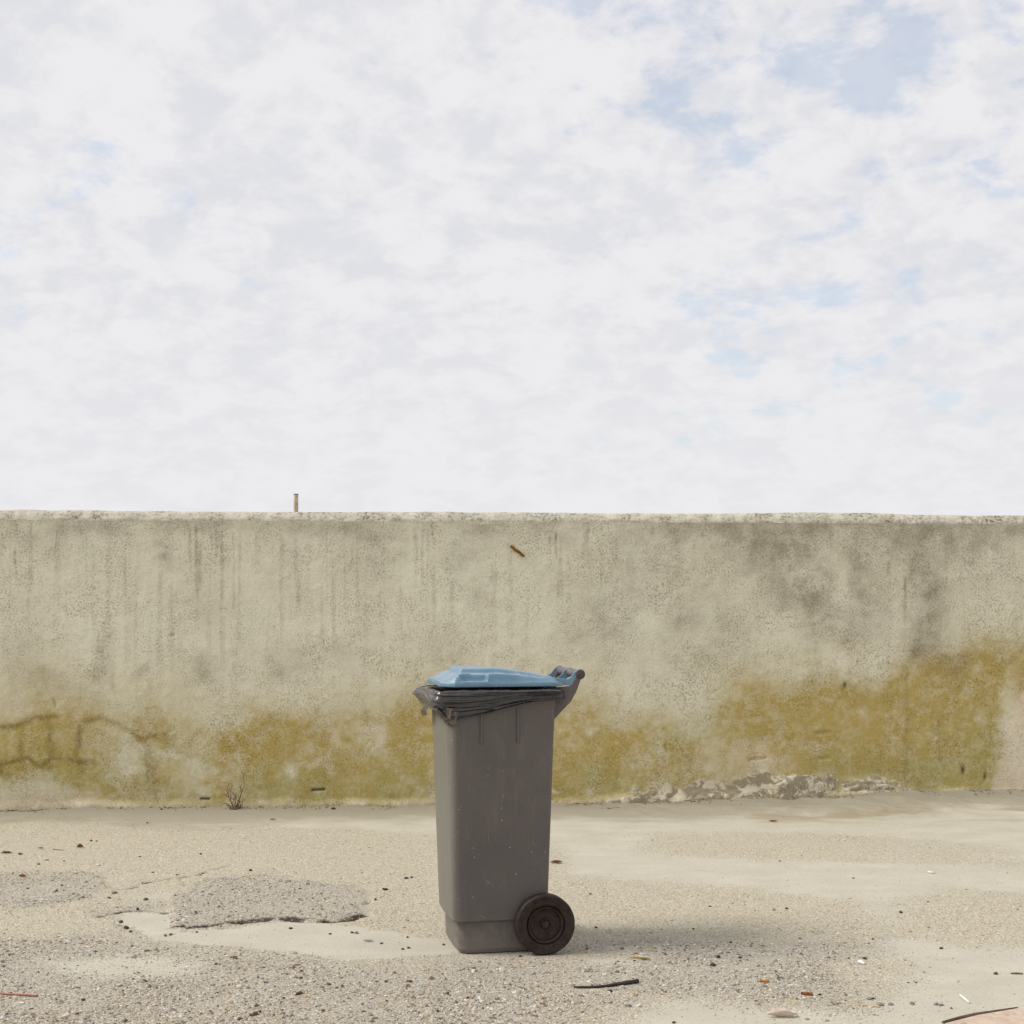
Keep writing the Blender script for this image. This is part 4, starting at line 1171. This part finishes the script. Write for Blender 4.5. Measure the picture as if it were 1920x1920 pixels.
# cigarette end
def build_butt():
    x, y = ground_at(1430, 1840)
    o = empty('cigarette_butt', (x, y, zat(x, y) + 0.0047), math.radians(-6))
    tag(o, 'orange and white cigarette end on the dark gravel', 'cigarette butt')
    v, q, t = tube([(-.018, 0, 0), (-.008, 0, 0.0002)], .0042, 14)
    link('paper_end', np_mesh('paper_end', v, q, simple_mat('cigarette_paper', (0.72, 0.66, 0.56), .8), tris=t), o)
    v, q, t = tube([(-.008, 0, 0.0002), (.0, 0, .0004), (.010, 0, 0), (.019, .0008, 0)], [.0044, .0044, .0045, .004], 14)
    link('filter', np_mesh('filter', v, q, simple_mat('cork_filter', (0.58, 0.27, 0.08), .8, .3, .15, 300), tris=t), o)
build_butt()

def leaf_mesh(name, L, W, curl, mat, seed=0, jag=0.0):
    nl, nw = 18, 9
    a, b = np.meshgrid(np.linspace(0, 1, nl), np.linspace(-1, 1, nw), indexing='ij')
    wd = W * np.sin(np.pi * np.clip(a * 0.94 + 0.03, 0, 1)) ** 0.8
    if jag: wd = wd * (1 + jag * np.sin(a * 40 + seed))
    x = (a - .5) * L; y = b * wd / 2
    z = curl * (np.abs(b) ** 1.6) * wd + curl * 0.35 * L * (a - .5) ** 2 + 0.0022 + .25 * W * .2 * fbm(a * 4, b * 2, 2, seed)
    z -= z.min() - 0.0008
    me_ = np_mesh(name, np.stack([x, y, z], -1).reshape(-1, 3), grid_quads(nl, nw), mat)
    return me_

def leaf(px, py, L, W, rz, mat, label, curl=.4, seed=0, cat='leaf', name='dry_leaf'):
    x, y = ground_at(px, py)
    o = link(name, leaf_mesh(name, L, W, curl, mat, seed))
    o.location = (x, y, zat(x, y) + .0015); o.rotation_euler = (0, 0, rz)
    md = o.modifiers.new('thickness', 'SOLIDIFY'); md.thickness = 0.0009
    return tag(o, label, cat)

lm_y = simple_mat('yellow_leaf', (0.48, 0.36, 0.10), .8, .3, .2, 90)
lm_g = simple_mat('olive_leaf', (0.22, 0.19, 0.06), .85, .2, .3, 90)
lm_b = simple_mat('brown_leaf', (0.22, 0.105, 0.04), .85, .2, .3, 90)
lm_p = simple_mat('pale_husk', (0.60, 0.50, 0.42), .7, .4, .12, 60)
leaf(1191, 1798, .045, .011, -.05, lm_y, 'narrow yellow dry leaf on the gravel right of the wheel', .3, 2)
leaf(1209, 1801, .040, .014, -.1, lm_g, 'olive brown dry leaf touching the yellow leaf right of the wheel', .3, 5)
leaf(1466, 1907, .085, .028, -.03, lm_p, 'pale curled husk with a brown underside at the bottom border', .7, 8, 'husk', 'seed_husk')
leaf(1043, 1618, .055, .022, .15, lm_b, 'orange brown shredded leaf just behind the right side of the bin', .5, 11)
leaf(150, 1590, .030, .018, .3, lm_b, 'curled rust brown leaf on the left part of the paving near the wall', .9, 13)
leaf(42, 1645, .034, .016, -.2, lm_b, 'dull brown leaf on the grey patch at the left border', .6, 17)
leaf(76, 1591, .030, .012, .1, simple_mat('tan_leaf', (0.25, 0.17, 0.10), .9, .2, .2), 'flat tan leaf left of the curled rust brown leaf', .3, 19)
leaf(12, 1600, .05, .015, 0, simple_mat('dark_leaf', (0.12, 0.075, 0.045), .9, .2, .3), 'dark shrivelled leaf at the left border near the wall', .6, 23)
leaf(557, 1807, .030, .011, .1, simple_mat('orange_chip', (0.52, 0.30, 0.17), .9, .2, .15), 'small peach coloured chip on the gravel left of the bin', .15, 29, 'chip', 'shell_chip')
leaf(690, 1765, .034, .012, -.15, simple_mat('grey_shell', (0.42, 0.43, 0.44), .6, .4, .15), 'grey curved shell fragment in the sand left of the bin', .5, 31, 'shell', 'shell_chip')
leaf(1450, 1542, .05, .016, .05, simple_mat('debris_leaf', (0.27, 0.17, 0.075), .9, .2, .3), 'small heap of brown dry leaves on the sand near the wall', .5, 37)
leaf(511, 1537, .032, .013, .2, simple_mat('ochre_leaf', (0.30, 0.21, 0.09), .9, .2, .3), 'small ochre leaf on the paving close to the wall', .4, 41)

# pinkish slab at the bottom right corner
def build_slab():
    pts = [ground_at(*p) for p in ((1772, 1921), (1830, 1906), (1905, 1893), (1990, 1878), (2080, 1960), (1900, 2000), (1700, 1960))]
    cx, cy = pts[0]
    z0 = 0.0
    o = empty('broken_slab', (cx, cy, 0.0))
    tag(o, 'pinkish broken concrete slab edge in the bottom right corner', 'slab')
    bm = bmesh.new()
    a = [bm.verts.new((x - cx, y - cy, 0.006 + zat(x, y))) for x, y in pts]
    b = [bm.verts.new((x - cx, y - cy, -0.05)) for x, y in pts]
    n = len(pts)
    fs = [bm.faces.new(a), bm.faces.new(b[::-1])] + [bm.faces.new((a[i], b[i], b[(i + 1) % n], a[(i + 1) % n])) for i in range(n)]
    bmesh.ops.recalc_face_normals(bm, faces=fs)
    bmesh.ops.bevel(bm, geom=list(bm.edges), offset=.004, segments=2, affect='EDGES')
    m, nt = new_mat('pink_concrete')
    co = nt.n('ShaderNodeTexCoord').outputs['Object']
    n1 = nt.noise(co, 14, 6, .65); n2 = nt.noise(co, 120, 4, .7)
    col = nt.mix(nt.ramp(n1, .35, .65), (0.47, 0.345, 0.26), (0.55, 0.46, 0.365))
    col = nt.mix(nt.ramp(nt.noise(co, 30, 5, .7), .55, .62, 0, .6), col, (0.25, 0.18, 0.12))
    nt.l(nt.mix(nt.ramp(n2, .5, .7, 0, .3), col, (.62, .56, .48)), nt.p.inputs['Base Color'])
    nt.p.inputs['Roughness'].default_value = .95
    nt.l(nt.bump(n2, .6, .004), nt.p.inputs['Normal'])
    link('slab_block', bm_mesh('slab_block', bm, m), o)
    edge = [ground_at(*p) for p in ((1768, 1919), (1800, 1911), (1830, 1903.5), (1868, 1897), (1908, 1890.5))]
    vq = tube([(x - cx, y - cy, zat(x, y) + .003) for x, y in edge], [.004, .006, .0055, .0045, .002], 6)
    link('dirt_joint', np_mesh('dirt_joint', vq[0], vq[1], simple_mat('joint_dirt', (0.12, 0.09, 0.065), .95, .1, .3, 150), tris=vq[2]), o)
build_slab()

# ------------------------------------------------------------------ loose pebbles, each its own
def stone_mesh(name, seed, mat, flat=.6):
    bm = bmesh.new()
    bmesh.ops.create_icosphere(bm, subdivisions=2, radius=.5)
    r_ = random.Random(seed)
    ax = (r_.uniform(.8, 1.3), r_.uniform(.65, 1.0), flat * r_.uniform(.8, 1.2))
    for v in bm.verts:
        k = 1 + .5 * float(perlin(np.array(v.co.x * 2.2 + seed * 3.1), np.array(v.co.y * 2.2 + v.co.z * 2.9), seed % 40))
        v.co = Vector((v.co.x * ax[0], v.co.y * ax[1], v.co.z * ax[2])) * k
    return bm_mesh(name, bm, mat, seed % 3 == 0)

pm_dark = simple_mat('dark_pebble', (0.065, 0.042, 0.034), .85, .25, .3, 3)
pm_brown = simple_mat('brown_pebble', (0.12, 0.075, 0.05), .9, .2, .3, 3)
pm_grey = simple_mat('grey_pebble', (0.20, 0.195, 0.185), .85, .25, .25, 3)
pm_white = simple_mat('white_pebble', (0.62, 0.58, 0.52), .85, .25, .12, 3)
SM = {k: [stone_mesh('pebble', i * 7 + s, mt) for i in range(5)] for s, (k, mt) in enumerate((('d', pm_dark), ('b', pm_brown), ('g', pm_grey), ('w', pm_white)))}
PWORD = {'d': 'dark brown', 'b': 'mid brown', 'g': 'grey', 'w': 'whitish'}
PGROUP = {'d': 'dark brown loose pebbles', 'b': 'mid brown loose pebbles', 'g': 'grey loose pebbles', 'w': 'whitish loose pebbles'}
PEBS = [(38,1602,6,'d'),(171,1578,5,'d'),(181,1579,4,'b'),(262,1607,4,'b'),(276,1544,4,'d'),(303,1521,4,'d'),(376,1602,5,'d'),(72,1622,6,'g'),(89,1614,4,'b'),(120,1615,4,'b'),
 (470,1633,6,'d'),(286,1637,5,'b'),(332,1641,4,'b'),(52,1665,5,'d'),(106,1669,6,'d'),(116,1660,4,'b'),(42,1656,4,'b'),(214,1675,9,'g'),(205,1684,7,'b'),(258,1705,7,'d'),(273,1688,8,'b'),
 (313,1713,7,'g'),(227,1730,8,'d'),(237,1740,10,'d'),(245,1747,6,'b'),(320,1751,6,'b'),(367,1718,5,'d'),(310,1755,7,'b'),(369,1750,5,'d'),(182,1695,5,'w'),(185,1624,7,'w'),
 (168,1790,5,'g'),(5,1803,8,'g'),(405,1806,6,'d'),(273,1839,7,'d'),(156,1873,7,'d'),(145,1900,8,'d'),(407,1861,7,'d'),(176,1919,6,'d'),(441,1795,10,'b'),(450,1912,9,'b'),(332,1800,4,'b'),
 (395,1895,5,'d'),(42,1880,8,'w'),(470,1903,7,'d'),(545,1742,6,'d'),(619,1752,5,'d'),(660,1749,6,'d'),(668,1750,7,'g'),(704,1688,6,'d'),(722,1669,8,'d'),(762,1646,7,'d'),(772,1644,5,'d'),
 (565,1820,7,'d'),(564,1834,7,'b'),(498,1840,7,'g'),(618,1846,7,'d'),(642,1850,9,'b'),(560,1862,12,'b'),(532,1870,6,'d'),(482,1885,8,'d'),(487,1897,7,'d'),(478,1902,12,'b'),(755,1780,6,'d'),
 (766,1778,6,'d'),(832,1772,5,'d'),(764,1758,5,'d'),(715,1769,5,'b'),(725,1876,6,'d'),(820,1895,7,'d'),(839,1863,7,'d'),(877,1870,6,'d'),(767,1841,8,'b'),(724,1841,7,'d'),(887,1822,9,'w'),(605,1895,7,'b'),
 (625,1519,7,'d'),(1107,1678,5,'d'),(1118,1740,6,'d'),(1300,1744,5,'d'),(1331,1700,4,'d'),(976,1794,6,'d'),(1347,1797,9,'d'),(1337,1812,11,'d'),(1388,1797,7,'b'),(1370,1769,5,'d'),
 (1475,1705,6,'d'),(1451,1707,6,'g'),(1689,1714,7,'d'),(1765,1778,7,'d'),(1621,1797,7,'d'),(1637,1761,5,'d'),(1537,1863,6,'d'),(1630,1872,8,'g'),(1638,1872,7,'d'),(1651,1884,10,'g'),(1718,1839,5,'d'),
 (1703,1839,4,'d'),(1867,1825,8,'d'),(1784,1891,5,'d'),(1179,1886,9,'g'),(1198,1886,9,'w'),(1144,1858,9,'d'),(1263,1917,7,'d'),(1089,1879,8,'g'),(1190,1803,5,'b'),(1500,1760,4,'d'),(1740,1695,4,'d'),
 (1710,1883,8,'g'),(1755,1884,9,'g'),(1765,1885,7,'g'),(1670,1884,9,'g'),(1462,1614,4,'b'),(1475,1650,4,'w'),(1090,1658,6,'w'),(1600,1649,4,'b'),(940,1820,9,'w'),(1105,1840,8,'w')]
for i, (px, py, sz, kd) in enumerate(PEBS):
    x, y = ground_at(px, py)
    k = sz * y / F_PX * 1.15
    o = bpy.data.objects.new('pebble', SM[kd][i % 5])
    C.objects.link(o)
    o.location = (x, y, zat(x, y) + k * .17); o.scale = (k, k, k)
    o.rotation_euler = (0, 0, (i * 2.399) % 6.28)
    if py < 1630 and px < 900: place = 'on the paving between the wall and the grey patches'
    elif px < 210 and py < 1760: place = 'on the grey patch at the left border'
    elif px < 900 and py < 1700: place = 'near the thin cracks left of the bin'
    elif px < 400 and py < 1770: place = 'round the left end of the sand pool'
    elif px < 860 and py < 1790: place = 'round the sand pool left of the bin'
    elif px < 300: place = 'on the gravel in the bottom left corner'
    elif px < 600: place = 'on the gravel along the bottom border, left part'
    elif px < 1000: place = 'on the gravel just below the bin'
    elif py < 1765: place = 'on the sandy paving right of the bin'
    elif px < 1420: place = 'on the gravel round the dark stick'
    else: place = 'on the sand in the bottom right'
    tag(o, '%s loose pebble %s' % (PWORD[kd], place), 'pebble', PGROUP[kd])

# ------------------------------------------------------------------ gravel grains standing out of the surface
def build_gravel():
    r_ = np.random.default_rng(21)
    N = 420000
    d = 3.9 + (7.6 - 3.9) * r_.random(N) ** 1.5
    x = (r_.random(N) * 2 - 1) * (0.36 * d + 0.05)
    sand = field_at(SAND, x, d); grey = field_at(GREY, x, d); crack = field_at(CRACK, x, d)
    clump = np.clip(0.5 + 0.9 * fbm(x * 3.2, d * 3.2, 4, 88), 0, 1.3)
    dens = (1 - sand) ** 1.4 * (0.35 + 0.65 * clump) * (0.40 + 0.60 * grey) * (1 - 0.9 * np.clip(crack * 1.5, 0, 1)) + 0.015
    dens *= np.where(d > 6.3, 0.5, 1.0)
    keep = r_.random(N) < dens * 0.55
    bx = x - BIN_O[0]; by = d - BIN_O[1]
    c_, s_ = math.cos(-BIN_RZ), math.sin(-BIN_RZ)
    lu, lv = bx * c_ - by * s_, bx * s_ + by * c_
    keep &= ~((np.abs(lu - 0.0) < 0.19) & (np.abs(lv) < 0.235))
    x, d, grey, sand = x[keep], d[keep], grey[keep], sand[keep]
    # crumbs gathered along the foot of the wall
    M = 2600
    fs_ = r_.random(M) * (W_LEN + .3) - .15; fn = np.abs(r_.normal(0, .035, M)) + .012
    cl = np.clip(0.3 + 1.1 * fbm(fs_ * 3.3, fs_ * 0, 3, 93), 0, 1)
    kk = r_.random(M) < cl
    fx_ = (WL[0] + W_DIR[0] * fs_ + W_DIR[1] * fn)[kk]; fy_ = (WL[1] + W_DIR[1] * fs_ - W_DIR[0] * fn)[kk]
    x = np.concatenate([x, fx_]); d = np.concatenate([d, fy_]); grey = np.concatenate([grey, np.zeros(len(fx_))])
    foot = np.concatenate([np.zeros(len(sand), bool), np.ones(len(fx_), bool)])
    n = len(x)
    size = np.clip(r_.lognormal(math.log(0.0022), 0.46, n), 0.0012, 0.0090) * (1 + .30 * grey)
    size = np.where(foot, size * 2.1, size)
    octa = np.array([(1, 0, 0), (0, 1, 0), (-1, 0, 0), (0, -1, 0), (0, 0, 1), (0, 0, -.5)], float)
    f = np.array([(0, 1, 4), (1, 2, 4), (2, 3, 4), (3, 0, 4), (1, 0, 5), (2, 1, 5), (3, 2, 5), (0, 3, 5)])
    V = octa[None] * r_.uniform(.65, 1.25, (n, 6, 1)) + r_.normal(0, .12, (n, 6, 3))
    V[:, :, 2] *= r_.uniform(.35, .8, (n, 1))
    a = r_.uniform(0, 6.283, n)
    ca, sa = np.cos(a)[:, None], np.sin(a)[:, None]
    vx = V[:, :, 0] * ca - V[:, :, 1] * sa; vy = V[:, :, 0] * sa + V[:, :, 1] * ca
    V = np.stack([vx, vy, V[:, :, 2]], -1) * size[:, None, None]
    z = ground_h(x, d) + size * .12
    V += np.stack([x, d, z], -1)[:, None, :]
    F = f[None] + (np.arange(n) * 6)[:, None, None]
    warm = np.array([(.54, .49, .38), (.61, .565, .46), (.52, .39, .22), (.43, .38, .29), (.20, .16, .12), (.51, .43, .28), (.34, .30, .23)])
    cold = np.array([(.48, .45, .385), (.60, .565, .48), (.42, .39, .33), (.27, .245, .205), (.44, .345, .23), (.40, .37, .31), (.12, .095, .075)])
    k = r_.integers(0, 7, n)
    col = np.where((r_.random(n) < grey)[:, None], cold[k], warm[k]) * r_.uniform(.8, 1.12, (n, 1))
    soft_ = np.where(grey > .5, .08, .30)[:, None]
    col = col * (1 - soft_) + soft_ * np.array([.47, .43, .345])
    col = np.where(foot[:, None], col * np.array([.55, .47, .38]), col)
    m, nt = new_mat('gravel_stone')
    at = nt.n('ShaderNodeAttribute', attribute_name='stone')
    nt.l(at.outputs['Color'], nt.p.inputs['Base Color'])
    nt.p.inputs['Roughness'].default_value = .9; nt.p.inputs['Specular IOR Level'].default_value = .2
    o = link('gravel', np_mesh('gravel', V.reshape(-1, 3), None, m, {'stone': np.repeat(col, 6, 0)}, smooth=False, tris=F.reshape(-1, 3)))
    tag(o, 'fine mixed gravel standing out of the worn paving', 'gravel', kind='stuff')
    print('gravel grains', n)
build_gravel()
